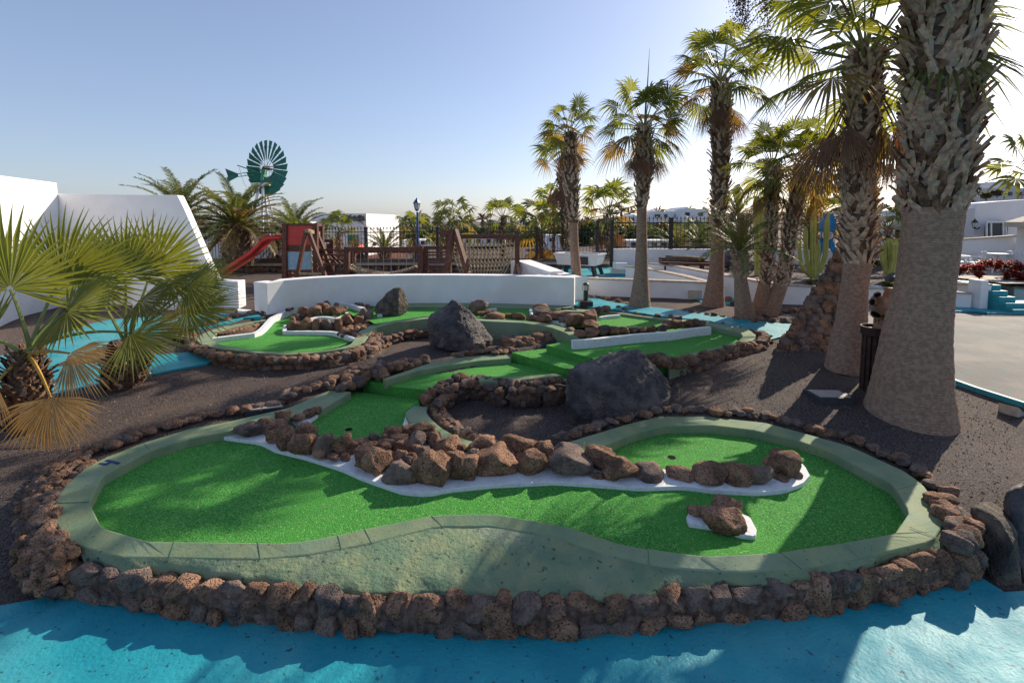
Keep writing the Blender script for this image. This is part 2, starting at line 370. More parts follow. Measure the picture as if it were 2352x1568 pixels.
foot.append([(p.x, p.y) for p in arr([(818,872),(850,862),(900,862),(980,875),(980,897),(905,892)], .335)])
fbb = [(min(p[0] for p in f), max(p[0] for p in f), min(p[1] for p in f), max(p[1] for p in f)) for f in foot]
def infoot(x, y):
    for f, b in zip(foot, fbb):
        if b[0] < x < b[1] and b[2] < y < b[3] and inpoly(x, y, f): return True
    return False
# island gravel bowl (inside the ring of kerb)
bowl = [(p.x, p.y) for p in arr([(1000,905),(1060,885),(1160,885),(1290,880),(1340,940),(1400,985),(1270,1025),(1160,1022),(1060,1000),(1000,950)], .3)]
bowl2 = [(p.x, p.y) for p in arr([(905,757),(980,748),(1100,745),(1240,765),(1250,785),(1130,800),(1010,818),(900,825),(868,812),(880,780)], .42)]
# ------------------------------------------------------------------ ground sheet
def grid_axis(a, b, st): return list(np.arange(a, b, st))
xs = [-900, -300, -100, -50, -30, -20, -14] + grid_axis(-10, 10.01, .07) + [12, 16, 24, 40, 80, 200, 400, 900]
ys = [-40, -10, 0, 1, 2] + grid_axis(2.8, 13.0, .07) + [14, 16, 18, 20, 24, 30, 40, 60, 100, 200, 400, 900, 1500]
vs = []; nx = len(xs)
for y in ys:
    for x in xs:
        z = G(x, y)
        if 2.5 < y < 14 and -9 < x < 9:
            if infoot(x, y): z -= .16 if y < 6.5 else .28
            elif inpoly(x, y, bowl): z = .10 + .012 * noise.noise(Vector((x * 3, y * 3, 0)))
            elif inpoly(x, y, bowl2): z = .36
            else: z += .008 * noise.noise(Vector((x * 4, y * 4, 0)))
        vs.append((x, y, z))
fs = [(j * nx + i, j * nx + i + 1, (j + 1) * nx + i + 1, (j + 1) * nx + i) for j in range(len(ys) - 1) for i in range(nx - 1)]
mb = MB(); mb.add(vs, fs)
o = mb.build('ground', M_gravel, smooth=True, origin=(0, 0, 0)); tag(o, kind='structure')
# draped sheets (paths)
def drape(name, poly, off, matl, step=.4, skirt=.05, kind='structure'):
    bm = bmesh.new(); vv = [bm.verts.new((p.x, p.y, 0)) for p in poly]
    bmesh.ops.triangle_fill(bm, edges=[bm.edges.new((vv[i], vv[(i + 1) % len(vv)])) for i in range(len(vv))], use_beauty=True)
    x0 = min(p.x for p in poly); x1 = max(p.x for p in poly); y0 = min(p.y for p in poly); y1 = max(p.y for p in poly)
    for ax, a, b in (((1, 0, 0), x0, x1), ((0, 1, 0), y0, y1)):
        s_ = step
        t = math.floor(a / s_) * s_ + s_
        while t < min(b, 12):
            if t > -12: bmesh.ops.bisect_plane(bm, geom=bm.verts[:] + bm.edges[:] + bm.faces[:], plane_co=Vector(ax) * t, plane_no=ax)
            t += s_
    bm.normal_update()
    for f in bm.faces:
        if f.normal.z < 0: f.normal_flip()
    for v in bm.verts: v.co.z = G(v.co.x, v.co.y) + off
    be = [e for e in bm.edges if e.is_boundary]
    r = bmesh.ops.extrude_edge_only(bm, edges=be)
    for v in [g for g in r['geom'] if isinstance(g, bmesh.types.BMVert)]: v.co.z -= skirt + off
    me = bpy.data.meshes.new(name); bm.to_mesh(me); bm.free(); me.materials.append(matl)
    ob = bpy.data.objects.new(name, me); COL.objects.link(ob); tag(ob, kind=kind); return ob
front = [Vector((-7, 3.3, 0))] + [PG(0, 1394), PG(141, 1369)] + [Vector((p.x, p.y + .1, 0)) for p in Wb[2:]] + [PG(2307, 1363), PG(2352, 1360), Vector((8, 3.2, 0)), Vector((8, -6, 0)), Vector((-7, -6, 0))]
drape('wall_shade_strip', front, .014, M_blue, step=.5)
def gpts(l): return [PG(x, y) for x, y in l]
drape('wall_shade_strip', gpts([(-60,948),(0,943.5),(127,908),(224,887.5),(344,864.6),(476,838),(490,830),(433,812),(333.5,821),(249.5,834),(125,847),(0,870),(-60,880)]), .03, M_blue)
drape('wall_shade_strip', gpts([(-60,838),(0,821),(89,801),(127,778),(204,747.5),(255,737),(382,727),(470,724),(590,722),(600,730),(560,733),(522,745),(433,765),(372,770),(255,785.7),(178,819),(109.5,843),(0,868),(-60,876)]), .03, M_blue)
drape('wall_shade_strip', gpts([(1320,684),(1364,685),(1397,694.5),(1440,702),(1503.5,708.5),(1580,717),(1682,733),(1793,745.5),(1880,752),(1930,748),(1960,790),(1900,800),(1800,775),(1771,783),(1748,775),(1720,763),(1631,740),(1516,729),(1402,712),(1320,704)]), .03, M_blue)
drape('plaza', gpts([(1930,748),(1985,712),(2170,722),(2240,724),(2270,730),(2700,735),(2700,1100),(2420,965),(2352,933),(2240,898),(2168,872),(2060,842),(1978,830),(1900,800),(1960,790)]), .032, M_plaza, step=.5)
drape('wall_shade_strip', gpts([(1930,752),(1930,742),(1985,700),(2240,708),(2270,714),(2700,718),(2700,726),(2270,722),(2240,718),(2170,717),(1990,709)]), .036, M_blue)  # planter wall's shade on the plaza, painted in as a narrow blue sheet
# dark kerb line along the plaza
mb = MB(); pts = gpts([(1978,832),(2060,844),(2168,873),(2240,899),(2352,935),(2460,985)])
for a, b in zip(pts, pts[1:]): mb.beam(a + Vector((0, 0, .02)), b + Vector((0, 0, .02)), .05, .09)
tag(mb.build('kerb', M_teal), kind='structure')

# ------------------------------------------------------------------ rocks in measured places
def rock_px(mb, x0, x1, yt, yb, zb, seed, sub=3, amp=.13, cuts=9, dscale=.85):
    a = P((x0 + x1) / 2, yb, zb); Y = a.y; w_ = S(x1 - x0, Y) * 1.12; d = w_ * dscale
    dn = math.atan((yb - 508) / FPX)
    h = max(w_ * .5, (S(yb - yt, Y) - math.sin(dn) * d * .35) / math.cos(dn)) * 1.12
    c = Vector((a.x, a.y + d * .34, zb + h * .42))
    mb.rock(c, (w_ / 2 * 1.08, d / 2 * 1.08, h / 2 * 1.12), seed, sub, rz=random.uniform(-.4, .4), amp=amp, cuts=cuts)
    return c
def stone_band(mb, path, z0f, z1f, size, seed, courses=2, inset=.05, core=True, jit=.02, sub=3, flat=.6, sidev=None):
    """mortared field stones along a world polyline; z0f/z1f give bottom/top height at a point"""
    rs = random.Random(seed); pts = [Vector(p) for p in path]
    L = [0]
    for a, b in zip(pts, pts[1:]): L.append(L[-1] + (Vector((b.x - a.x, b.y - a.y))).length)
    def at(t):
        for k in range(len(L) - 1):
            if t <= L[k + 1] or k == len(L) - 2:
                u = (t - L[k]) / max(1e-9, L[k + 1] - L[k]); return pts[k].lerp(pts[k + 1], u), (pts[k + 1] - pts[k])
    for c in range(courses):
        t = rs.uniform(0, size * .4)
        while t < L[-1]:
            ln = size * rs.uniform(.6, 1.35); p, d = at(min(L[-1], t + ln / 2))
            z0 = z0f(p); z1 = z1f(p); hh = (z1 - z0) / courses
            big = courses > 1 and c == 0 and rs.random() < .14
            H = hh * (2 if big else 1) * rs.uniform(.92, 1.12)
            zc = z0 + hh * c + H / 2 + (0 if c == 0 else rs.uniform(-.01, .015))
            ang = math.atan2(d.y, d.x)
            nrm = Vector((-d.y, d.x, 0)).normalized()
            q = Vector((p.x, p.y, zc)) + nrm * (inset * rs.uniform(.6, 1.3) + inset * .3 * c)
            mb.mi = 1 if rs.random() < .45 else 0
            mb.rock(q, (ln / 2 * 1.07, size * flat * rs.uniform(.85, 1.15), H / 2 * 1.12), rs.randint(0, 99999), sub, rz=ang + rs.uniform(-.1, .1), amp=.12, cuts=7, box=.8)
            t += ln * .97
    if core:
        mb.mi = 2
        for a, b in zip(pts, pts[1:]):
            m = (a + b) / 2; z0 = z0f(m) - .05; z1 = z1f(m) - .035
            n_ = Vector((-(b - a).y, (b - a).x, 0)).normalized() * (inset + .02)
            mb.beam(Vector((a.x, a.y, (z0 + z1) / 2)) + n_, Vector((b.x, b.y, (z0 + z1) / 2)) + n_, size * flat * 1.5, z1 - z0)
    mb.mi = 0

# ------------------------------------------------------------------ front lane (hole 4)
root = thing('minigolf_lane', (0, 3.6, .1), 'long green front minigolf lane with sage painted kerb numbered 4', 'minigolf hole')
mb = MB(); mb.prism([Vector((p.x, p.y, ZT)) for p in Am] + arr([(960,912),(890,908),(815,899)], ZT), None)
mb.prism(arr([(833,872),(905,888),(978,895),(1000,884),(1060,868),(1164,866),(1276,860),(1290,850),(1240,846),(1172,832),(1172,815),(1100,824),(1024,834),(968,845),(896,866)], .335), .1, .335)
mb.prism(arr([(1175,809),(1240,828),(1294,845),(1340,850),(1350,840),(1330,825),(1258,800)], .465), .1, .465)
mb.prism(arr([(1255,792),(1300,806),(1352,820),(1440,850),(1540,836),(1600,812),(1702,785),(1712,772),(1700,762),(1634,747),(1540,756),(1463,768),(1387,777),(1314,782)], ZD), .2, ZD)
o = mb.build('turf', M_turf, root)
mb = MB(); curb(mb, Ao, Ai, .12)
mb.mi = 0
c_o = res(arr([(880,869),(986,833.5),(1049,821),(1113,815),(1165,814)], .425), 20); c_i = res(arr([(884,873),(968,849),(1024,839),(1100,828),(1174,822)], .425), 20); curb(mb, c_o, c_i, .3)
r_o = res(arr([(1100,874),(1174,874),(1290,862)], .40), 8); r_i = res(arr([(1100,862),(1164,866),(1276,857)], .40), 8); curb(mb, r_o, r_i, .2)
curb(mb, Do, Di, .3)
o = mb.build('kerb', M_sage, root, bevel=.012)
# sloping slab between kerb and front wall
n1, n2 = 220, 16
top_l = res([P(x, y, zo(y) - .004) for x, y in ([(150,1238),(211,1264),(274,1280),(387,1282),(598,1285),(704,1275),(784,1261),(854,1247),(1002,1210),(1118,1209),(1199,1222),(1277,1234),(1379,1270),(1488,1296),(1568,1307),(1691,1314),(1842,1307),(1973,1282),(2113,1249),(2150,1235),(2185,1190)])], n1)
bot_l = res(arr([(178,1300)] + W_top[1:] + [(2262,1262)], .205), n1); bot_l = [Vector((p.x, p.y + .07, .205)) for p in bot_l]
vs = []
for i in range(n1):
    for j in range(n2):
        t = j / (n2 - 1); p = top_l[i].lerp(bot_l[i], t)
        p.z += .008 * noise.noise(p * 3.0) + (t ** 3) * (.035 * noise.noise(p * 7) + .02 * noise.noise(p * 19)) - .02 * t ** 8
        q = noise.noise(Vector((p.x * 6, p.y * 6, 9))) * t ** 4
        p.y += .05 * q; vs.append(p)
    p = vs[-1].copy(); p.z -= .1; vs.append(p)
k = n2 + 1
fs = [(i * k + j, i * k + j + 1, (i + 1) * k + j + 1, (i + 1) * k + j) for i in range(n1 - 1) for j in range(k - 1)]
mb = MB(); mb.add(vs, fs); mb.build('render_apron', M_slab, root, smooth=True)
# joints across the kerb
mb = MB()
for a, b in (((387,1283),(400,1242)),((598,1285),(592,1244)),((784,1261),(776,1228)),((854,1247),(837,1214)),((1018,1210),(990,1183)),((1491,1296),(1488,1258)),((1660,1313),(1612,1276)),((1842,1307),(1790,1266)),((1973,1280),(1930,1244)),((2160,1237),(2090,1210)),((121,1155),(205,1152)),((329,1016),(343,1034)),((2117,1108),(2061,1124)),((1758,971),(1731,986))):
    mb = MB(); mb.beam(P(*a, zo(a[1]) + .0005), P(*b, ZC + .0005), .0025, .003); mb.build('kerb_joint', M_sagedark, root)
# the hole cups
for x, y, z in ((1543, 1050, ZT), (801, 986, ZT)):
    c = P(x, y, z); mb = MB(); mb.lathe([(.040, .001), (.040, .003), (.034, .004), (.034, .0015)], c, 20); mb.lathe([(.0335, .0), (.0335, .0028)], c, 20); mb.build('hole_cup', M_hole, root)
# painted figure 4 on the kerb
mb = MB()
q = lambda X, Y: P(329 - 329 + 0 + X * .3519, 1016.3 + Y * .3519, ZC + .003)
for a, b in (((735,112),(715,125)),): pass
for a, b, w_ in (((745,120),(780,135),.022),((650,135),(765,125),.022),((668,143),(775,132),.0),((655,132),(690,143),.022),((690,143),(722,114),.0)):
    if w_: mb.beam(q(*a), q(*b), w_, .002)
mb = MB()
q = lambda X, Y: P(203.3 + X * .0756, 1030.8 + Y * .0756, ZC + .003)
for k, l in enumerate(([(485,352),(560,318),(640,318),(975,415),(915,465),(860,460),(700,408),(600,385)], [(300,440),(350,412),(540,432),(640,380),(720,392),(550,488),(500,492)])):
    mb.prism([q(*a) + Vector((0, 0, k * .0006)) for a in l], None)
mb.build('painted_number', M_num, root)
# front retaining wall
mb = MB()
def wtop(p): return .22 + .015 * noise.noise(p * 4)
stone_band(mb, Wb[3:], lambda p: -.02, wtop, .18, 11, courses=2, inset=.05, jit=.02, flat=.40)
o = mb.build('stone_wall', [M_rock, M_rockd, M_mortar], smooth=True); tag(o, 'low two course lava stone wall between blue path and sage apron', 'stone wall')
# left rock heap around the lane's round end
mb = MB(); rs = random.Random(5)
inner = res(arr([(150,1250),(118,1190),(122,1140),(150,1098),(215,1050)], .33), 40); outer = res(arr([(120,1372),(45,1340),(30,1240),(45,1150),(75,1085),(170,1045)], .05), 40)
for i in range(40):
    for j in range(6):
        t = (j + .3) / 6; p = inner[i].lerp(outer[i], t); p.z = .285 - .24 * t ** 2.4
        s_ = rs.uniform(.038, .068); mb.mi = 0 if rs.random() < .75 else 1
        mb.rock(p + Vector((rs.uniform(-.03, .03), rs.uniform(-.03, .03), -.02)), (s_, s_ * rs.uniform(.7, 1.1), s_ * rs.uniform(.6, .9)), rs.randint(0, 9999), 3, rz=rs.uniform(0, 3), cuts=7)
front_face = res(arr([(50,1345),(95,1362),(140,1368)], .0), 5)
for p in front_face:
    for z in (.05, .14): mb.rock(p + Vector((0, .08, z)), (.075, .06, .055), rs.randint(0, 9999), 3)
vsx = []
mb.mi = 2
for i in range(40):
    for p, z in ((inner[i], .27), (inner[i].lerp(outer[i], .7), .17), (inner[i].lerp(outer[i], .97), -.02)): vsx.append(Vector((p.x, p.y, z)))
mb.add(vsx, [(3 * i + j, 3 * i + j + 3, 3 * i + j + 4, 3 * i + j + 1) for i in range(39) for j in range(2)])
o = mb.build('rock_border', [M_rock, M_rockd, M_mortar], smooth=True); tag(o, 'reddish brown rubble rocks heaped round the left end of the front lane', 'rock border')
# low rubble border behind the kerb
def rubble(label, px, z, size, n, seed, spread=.05, z_on='ground', lift=0, shade=.3):
    mb = MB(); rs = random.Random(seed)
    pts = res([P(x, y, z) for x, y in px] if z_on != 'ground' else gpts(px), n)
    for p in pts:
        s_ = size * rs.uniform(.6, 1.25); mb.mi = 1 if rs.random() < shade else 0
        mb.rock(p + Vector((rs.uniform(-spread, spread), rs.uniform(-spread, spread), s_ * .25 + lift)), (s_ * rs.uniform(.9, 1.4), s_, s_ * rs.uniform(.55, .8)), rs.randint(0, 99999), 3 if size > .04 else 2, rz=rs.uniform(-1, 1), cuts=7)
    o = mb.build('rock_border', [M_rock, M_rockd], smooth=True); return tag(o, label, 'rock border')
rubble('flat brown rubble lining the back left kerb of the front lane', [(215,1043),(246,1036),(329,1003),(435,972),(537,953),(600,943),(662,928)], .3, .062, 46, 21, lift=.035)
rubble('brown rubble rocks beside the narrow kerb tip above the lane step', [(668,922),(700,910),(756,890),(800,880),(822,862)], .36, .075, 24, 22, lift=.07, spread=.08)
rubble('low grey brown rubble along the back right kerb of the front lane', [(2160,1130),(2150,1120),(2125,1098),(2080,1070),(1990,1030),(1948,1012),(1829,980),(1758,960),(1692,954),(1616,946),(1514,946),(1438,964),(1361,988),(1290,1012)], .3, .062, 84, 23, lift=.02, shade=.6)
rubble('rubble rocks sloping at the right end of the front lane', [(2170,1165),(2190,1180),(2200,1215),(2180,1150),(2205,1190),(2215,1225),(2190,1240),(2225,1240),(2235,1215)], .28, .08, 18, 24, spread=.06, z_on='z')
# divider: white edging with chunky lava rocks
dv = thing('rock_divider', P(1000, 1090, ZT), 'long white edged heap of chunky lava rocks splitting the front lane', 'rock obstacle')
def edging(pts, z0, z1, parent, width=None, name='white_edging', rnd=.02):
    mb = MB(); pts = [Vector(p) for p in pts]; k = 0
    mb.prism(pts, z0, z1)
    o = mb.build(name, M_edge, parent, bevel=rnd); return o
d_front = [(508,1010),(598,1022),(633,1040),(702,1057),(784,1083),(830,1104),(889,1125),(925,1137),(981,1142),(1030,1132),(1136,1121),(1277,1114),(1382,1121),(1470,1128),(1568,1125),(1638,1134),(1744,1139),(1797,1134),(1842,1120),(1860,1100)]
d_back = [(1849,1080),(1828,1058),(1790,1056),(1740,1082),(1600,1092),(1500,1084),(1400,1072),(1320,1050),(1240,1040),(1100,1030),(960,1000),(900,1010),(820,1022),(700,1010),(640,990),(580,985),(520,1000)]
edging(res(arr(d_front, ZT), 70) + res(arr(d_back, ZT), 40), .15, .243, dv)
N1 = lambda r: (508.1 + r[0] * .199, 508.1 + r[1] * .199, 936.4 + r[2] * .199, 936.4 + r[3] * .199)
N2 = lambda r: (943.7 + r[0] * .199, 943.7 + r[1] * .199, 907.4 + r[2] * .199, 907.4 + r[3] * .199)
C7 = lambda r: (784 + r[0] * .3519, 784 + r[1] * .3519, 1016.3 + r[2] * .3519, 1016.3 + r[3] * .3519)
C8 = lambda r: (1568 + r[0] * .3519, 1568 + r[1] * .3519, 1016.3 + r[2] * .3519, 1016.3 + r[3] * .3519)
rk = [(N1, q, .24) for q in [(130,460,160,370),(390,620,125,330),(510,680,240,440),(655,830,220,480),(780,1090,300,570),(1060,1310,290,600),(1290,1515,300,600),(1370,1480,520,640),(1480,1760,425,700),(1620,1960,490,800),(1870,2250,660,910)]]
rk += [(N1, q, .26) for q in [(585,775,25,240),(560,740,150,300),(790,1060,205,400),(1510,1700,350,480),(1700,1830,290,450),(1830,1910,300,430),(1850,2090,235,380),(1700,1980,400,540),(1920,2120,340,450),(2160,2360,300,420),(2090,2160,310,400),(2050,2250,240,340),(1950,2130,500,690),(1990,2290,390,590),(2110,2230,560,730)]]
rk += [(N2, q, .24) for q in [(0,430,680,1070),(430,760,670,1020),(710,1235,640,970),(1230,1560,670,960),(1545,2070,650,950),(2040,2400,600,900),(2080,2240,890,990),(2230,2450,830,1000),(-60,60,880,1050)]]
rk += [(N2, q, .28) for q in [(20,250,600,740),(250,560,525,700),(400,600,635,800),(520,640,570,670),(640,960,530,700),(660,800,640,780),(900,1110,600,720),(1050,1450,540,740),(1450,1640,530,810),(1680,1850,595,730),(-40,160,440,690),(150,370,440,640),(0,250,380,480),(-60,60,680,840)]]
rk += [(C7, q, .24) for q in [(1710,1950,140,262),(1940,2135,160,264),(2130,2260,170,258)]]
rk += [(C8, q, .24) for q in [(-40,100,170,268),(100,300,155,287),(270,485,155,292),(445,610,150,292),(600,790,75,250),(590,700,45,110),(620,710,215,272),(540,640,90,180),(715,785,190,248)]]
for i, (fn, q, zb) in enumerate(rk):
    mb = MB(); rock_px(mb, *fn(q), zb - .02, 300 + i, sub=4 if (q[1] - q[0]) > 200 else 3, amp=.15, cuts=12)
    mb.build('rock', M_rock if i % 5 else M_rockd, dv, smooth=True)
rs = random.Random(77)
for i in range(44):
    t = rs.random(); x = 640 + 640 * t; yb = 1035 + 62 * math.sin(min(1, t * 1.25) * math.pi * .62) - (18 if t > .7 else 0); y = yb - rs.uniform(0, 46) * (.45 + .55 * math.sin(t * math.pi))
    w_ = rs.uniform(20, 36); mb = MB(); rock_px(mb, x - w_ / 2, x + w_ / 2, y - w_ * .75, y, .24 + .05 * rs.random(), 5000 + i, sub=3, amp=.15, cuts=11); mb.build('rock', M_rock if i % 4 else M_rockd, dv, smooth=True)
si = thing('rock_obstacle', P(1660, 1215, ZT), 'small white edged rock island on the right of the front green', 'rock obstacle')
edging(res(arr([(1576,1195),(1582,1210),(1630,1217),(1660,1222),(1700,1236),(1735,1240),(1738,1225),(1722,1195),(1700,1186),(1640,1182),(1585,1180)], ZT), 46), .15, .238, si)
for i, q in enumerate([(50,170,425,500),(165,245,440,500),(235,425,388,500),(180,430,475,590)]):
    mb = MB(); rock_px(mb, *C8(q), .225, 500 + i, sub=4, amp=.15, cuts=11); mb.build('rock', M_rock, si, smooth=True)
# small white edgings beside the upper part of the front lane
e2 = thing('white_edging_wedge', P(700, 965, ZT), 'straight white edging strip with rubble under the lane kerb left of the cup', 'edging')
edging(arr([(668,975),(695,985),(736,955),(728,940)], ZT), .15, .25, e2, name='strip')
mb = MB(); [rock_px(mb, x, x + 26, y - 10, y + 6, .27, 40 + x, sub=3) for x, y in ((668, 962), (690, 952), (708, 946))]; mb.build('rubble', M_rock, e2, smooth=True)
mb = MB(); mb.prism(arr([(925,988),(934,958),(942,975),(935,995)], ZT), .15, .27); tag(mb.build('white_edging', M_edge, bevel=.01), 'tiny white wedge beside the bent kerb above the rock heap', 'edging')

# ------------------------------------------------------------------ island ring wall
mb = MB()
pth = arr([(968,915),(985,893),(1020,872),(1062,862),(1110,868),(1160,878),(1230,876),(1300,868)], .40)
pth = [Vector((p.x + .05, p.y, 0)) for p in pth]
stone_band(mb, pth[::-1], lambda p: .12, lambda p: .38 + .03 * noise.noise(p * 5), .13, 31, courses=3, inset=.10, flat=.55)
stone_band(mb, pth, lambda p: .30, lambda p: .42 + .04 * noise.noise(p * 6), .12, 32, courses=1, inset=.02, flat=.6, core=False)
ring = arr([(968,930),(985,930),(992,952),(1020,975),(1055,994),(1095,1006),(1160,1017),(1230,1022)], .3)
stone_band(mb, ring, lambda p: .15, lambda p: .29, .10, 33, courses=1, inset=.05, flat=.55, core=False)
stone_band(mb, [p + Vector((.09, .05, 0)) for p in ring[:5]], lambda p: .1, lambda p: .27, .11, 34, courses=2, inset=.05, flat=.55, core=False)
o = mb.build('stone_wall', [M_rock, M_rockd, M_mortar], smooth=True); tag(o, 'curved lava stone wall round the sunken gravel bed beside the big boulder', 'stone wall')
# wall under pool D (right)
mb = MB()
dw = gpts([(1495,838),(1550,862),(1616,848),(1667,825),(1700,815),(1756,801),(1768,785),(1745,768)])
stone_band(mb, dw, lambda p: G(p.x, p.y) - .04, lambda p: .67 + .03 * noise.noise(p * 5), .15, 41, courses=2, inset=.03, flat=.55)
for x, y in ((1478,826),(1500,835),(1520,838),(1545,838),(1570,830)): rock_px(mb, x, x + 34, y - 16, y + 10, .62, x, sub=3)
o = mb.build('stone_wall', [M_rock, M_rockd, M_mortar], smooth=True); tag(o, 'dark lava stone wall holding up the far right green behind the big boulder', 'stone wall')
# wall under lane E (left)
mb = MB()
ew = gpts([(440,780),(440,806),(481,829),(522,842),(588,848),(652,847),(703,845.5),(792,837),(856,818),(872,798),(892,780.6),(932,764),(985,757)])
stone_band(mb, ew, lambda p: G(p.x, p.y) - .1, lambda p: .53 + .02 * noise.noise(p * 5), .17, 51, courses=2, inset=.03, flat=.5)
for i, p in enumerate(res(arr([(452,745),(440,770),(440,795),(470,810),(530,818),(600,824),(660,826),(730,823),(790,812),(835,798),(858,780),(872,764),(915,750),(985,742)], .5), 70)):
    mb.mi = i % 3 == 0; mb.rock(p + Vector((0, 0, -.01)), (.10, .075, .06), 900 + i, 3, rz=i)
o = mb.build('stone_wall', [M_rock, M_rockd, M_mortar], smooth=True); tag(o, 'brown lava stone wall under the rounded end of the far left green', 'stone wall')
rubble('rubble strip between the blue path and the far left green', [(430,785),(420,770),(450,755),(500,742),(560,728),(620,718),(660,706)], .5, .075, 50, 52, spread=.1, lift=.03)

# ------------------------------------------------------------------ far left lane E and back channel
root = thing('minigolf_lane', (-2.2, 8, .4), 'far left minigolf lane climbing past a ring of rocks to the white wall', 'minigolf hole')
mb = MB()
mb.prism([Vector((p.x, p.y, ZE)) for p in Em[10:]] + arr([(640,745),(700,735),(800,745),(880,742)], ZE), None)
def sheet(mb, A, B, n=20):
    a = res(A, n); b = res(B, n); vs = []
    for p, q in zip(a, b): vs += [p, q]
    mb.add(vs, [(2 * i, 2 * i + 1, 2 * i + 3, 2 * i + 2) for i in range(n - 1)])
# ramp strip: left border, right border
Lb = [(588,768,ZE+.004),(612,752,.49),(640,727,.54),(680,708,.60),(728,698,.63),(770,697,.64),(810,702,.64),(838,710,.64)]
Rb = [(664,765,ZE+.004),(668,745,.50),(690,728,.54),(715,716,.60),(740,711,.63),(770,710,.64),(800,716,.64),(812,726,.62)]
sheet(mb, [P(*q) for q in Lb], [P(*q) for q in Rb])
mb.prism(arr([(700,735),(730,722),(800,722),(800,735),(750,738)], .6), None)
mb.build('turf', M_turf, root)
mb = MB(); curb(mb, Eo, Ei, .2); mb.build('kerb', M_sage, root, bevel=.012)
def band(mb, pts, w_, h_):
    """painted edging following points (x, y, z)"""
    p = res([P(*q) for q in pts], max(6, 3 * len(pts))); vs = []
    for i, c in enumerate(p):
        d = (p[min(i + 1, len(p) - 1)] - p[max(i - 1, 0)]); n_ = Vector((-d.y, d.x, 0)).normalized() * (w_ / 2)
        vs += [c + n_, c - n_, c - n_ - Vector((0, 0, h_)), c + n_ - Vector((0, 0, h_))]
    fs = []
    for k in range(len(p) - 1):
        a = 4 * k; fs += [(a + i, a + (i + 1) % 4, a + 4 + (i + 1) % 4, a + 4 + i) for i in range(4)]
    fs += [(3, 2, 1, 0), tuple(4 * (len(p) - 1) + i for i in range(4))]
    mb.add(vs, fs)
mb = MB()
band(mb, [(486,776,.55),(537,770,.55),(588,764,.55),(603,753,.57),(624,729,.62),(672,706,.69),(728,694,.72),(766,694,.73),(805,698,.73),(835,707,.72)], .09, .16)
band(mb, [(728,748,.56),(656,745,.56),(653,760,.54),(715,760,.54),(766,761,.54),(792,769,.54),(817,777,.54)], .07, .12)
band(mb, [(712,731,.66),(730,727,.66),(751,727,.66),(770,730,.66),(795,724,.66),(797,717,.67)], .06, .1)
mb.build('white_edging', M_edge, root)
# ring of rocks E
er = thing('rock_obstacle', P(740, 745, .5), 'horseshoe ring of upright lava rocks on the far left green', 'rock obstacle')
X2 = lambda r: (435.5 + r[0] * .2546, 435.5 + r[1] * .2546, 653.3 + r[2] * .2546, 653.3 + r[3] * .2546)
for i, (q, zb) in enumerate([((910,1000,260,345),.5),((960,1055,205,300),.56),((1055,1180,185,290),.6),((1140,1240,170,250),.64),((1205,1260,150,215),.68),((1205,1320,200,270),.62),((1290,1340,165,220),.66),((1250,1400,230,285),.62),((1365,1420,195,250),.62),((865,1000,320,410),.5),((990,1090,290,415),.5),((1085,1180,310,415),.5),((1170,1285,315,415),.5),((1280,1375,300,410),.5),((1365,1480,270,385),.52),((1475,1575,270,365),.52),((1525,1650,215,345),.54),((900,960,290,360),.5),((1560,1620,320,380),.5)]):
    mb = MB(); rock_px(mb, *X2(q), zb, 600 + i, sub=4, amp=.14, cuts=11, dscale=.7); mb.build('rock', M_rock if i % 4 else M_rockd, er, smooth=True)
mb = MB()
mb.mi = 1; mb.prism(arr([(656,752),(700,755),(790,765),(817,773),(838,745),(800,732),(740,735),(690,736)], .5), .3, .5); mb.mi = 0
for i in range(60):
    x = random.uniform(1330, 1640); y = random.uniform(355, 500)
    if y < 470 - (x - 1330) * .1 + 40 and y > 350: rock_px(mb, *X2((x - 28, x + 28, y - 18, y + 12)), .50, 700 + i, sub=2, dscale=1)
for i in range(26):
    x = random.uniform(870, 1330); rock_px(mb, *X2((x - 25, x + 25, 385, 412)), .49, 740 + i, sub=2)
mb.build('rubble', [M_rock, M_mortar], er, smooth=True)
# rubble wedge at left inside lane E
wd = MB()
wd.mi = 1; wd.prism(arr([(492,772),(537,766),(588,760),(600,750),(603,741),(560,748),(520,757)], .52), .3, .515); wd.mi = 0
for i in range(70):
    t = random.random(); u = random.random(); p = P(500, 768, .52).lerp(P(596, 746, .52), t) + Vector((random.uniform(-.05, .05), random.uniform(-.1, .12) * (t + .2), 0))
    wd.rock(p, (.06, .05, .04), i, 2, rz=i)
tag(wd.build('rock_border', [M_rock, M_mortar], smooth=True), 'wedge of small rubble inside the left white edging of the far left green', 'rock border')
rubble('small rocks along the top of the white edging by the curved wall', [(660,712),(690,700),(730,688),(765,690),(790,690),(820,698),(850,705),(880,706)], .68, .06, 26, 61, z_on='z')

# back channel along the white wall and pool G
root = thing('minigolf_lane', (1, 9.5, .5), 'narrow back minigolf lane running in shade below the curved white wall', 'minigolf hole')
mb = MB()
mb.prism(arr([(833,712),(870,700),(937,702),(1100,700),(1227,704),(1329,709),(1407,716),(1519,731),(1560,738),(1530,752),(1460,757),(1378,752),(1300,752),(1240,742),(1130,738),(985,731),(906,740),(868,748),(845,735)], .62), None)
mb.build('turf', M_turf, root)
mb = MB(); curb(mb, Bo, Bi, .4)
f_o = res(arr([(985,733),(1060,734),(1130,738),(1200,741),(1260,750),(1300,764),(1310,772)], .70), 20); f_i = res(arr([(985,729),(1060,730),(1130,733),(1200,736),(1262,743),(1312,756),(1330,770)], .70), 20)
curb(mb, f_o, f_i, .3); mb.build('kerb', M_sage, root, bevel=.012)
C3 = lambda X, Y, z: (871 + X * .2546, 653.3 + Y * .2546, z)
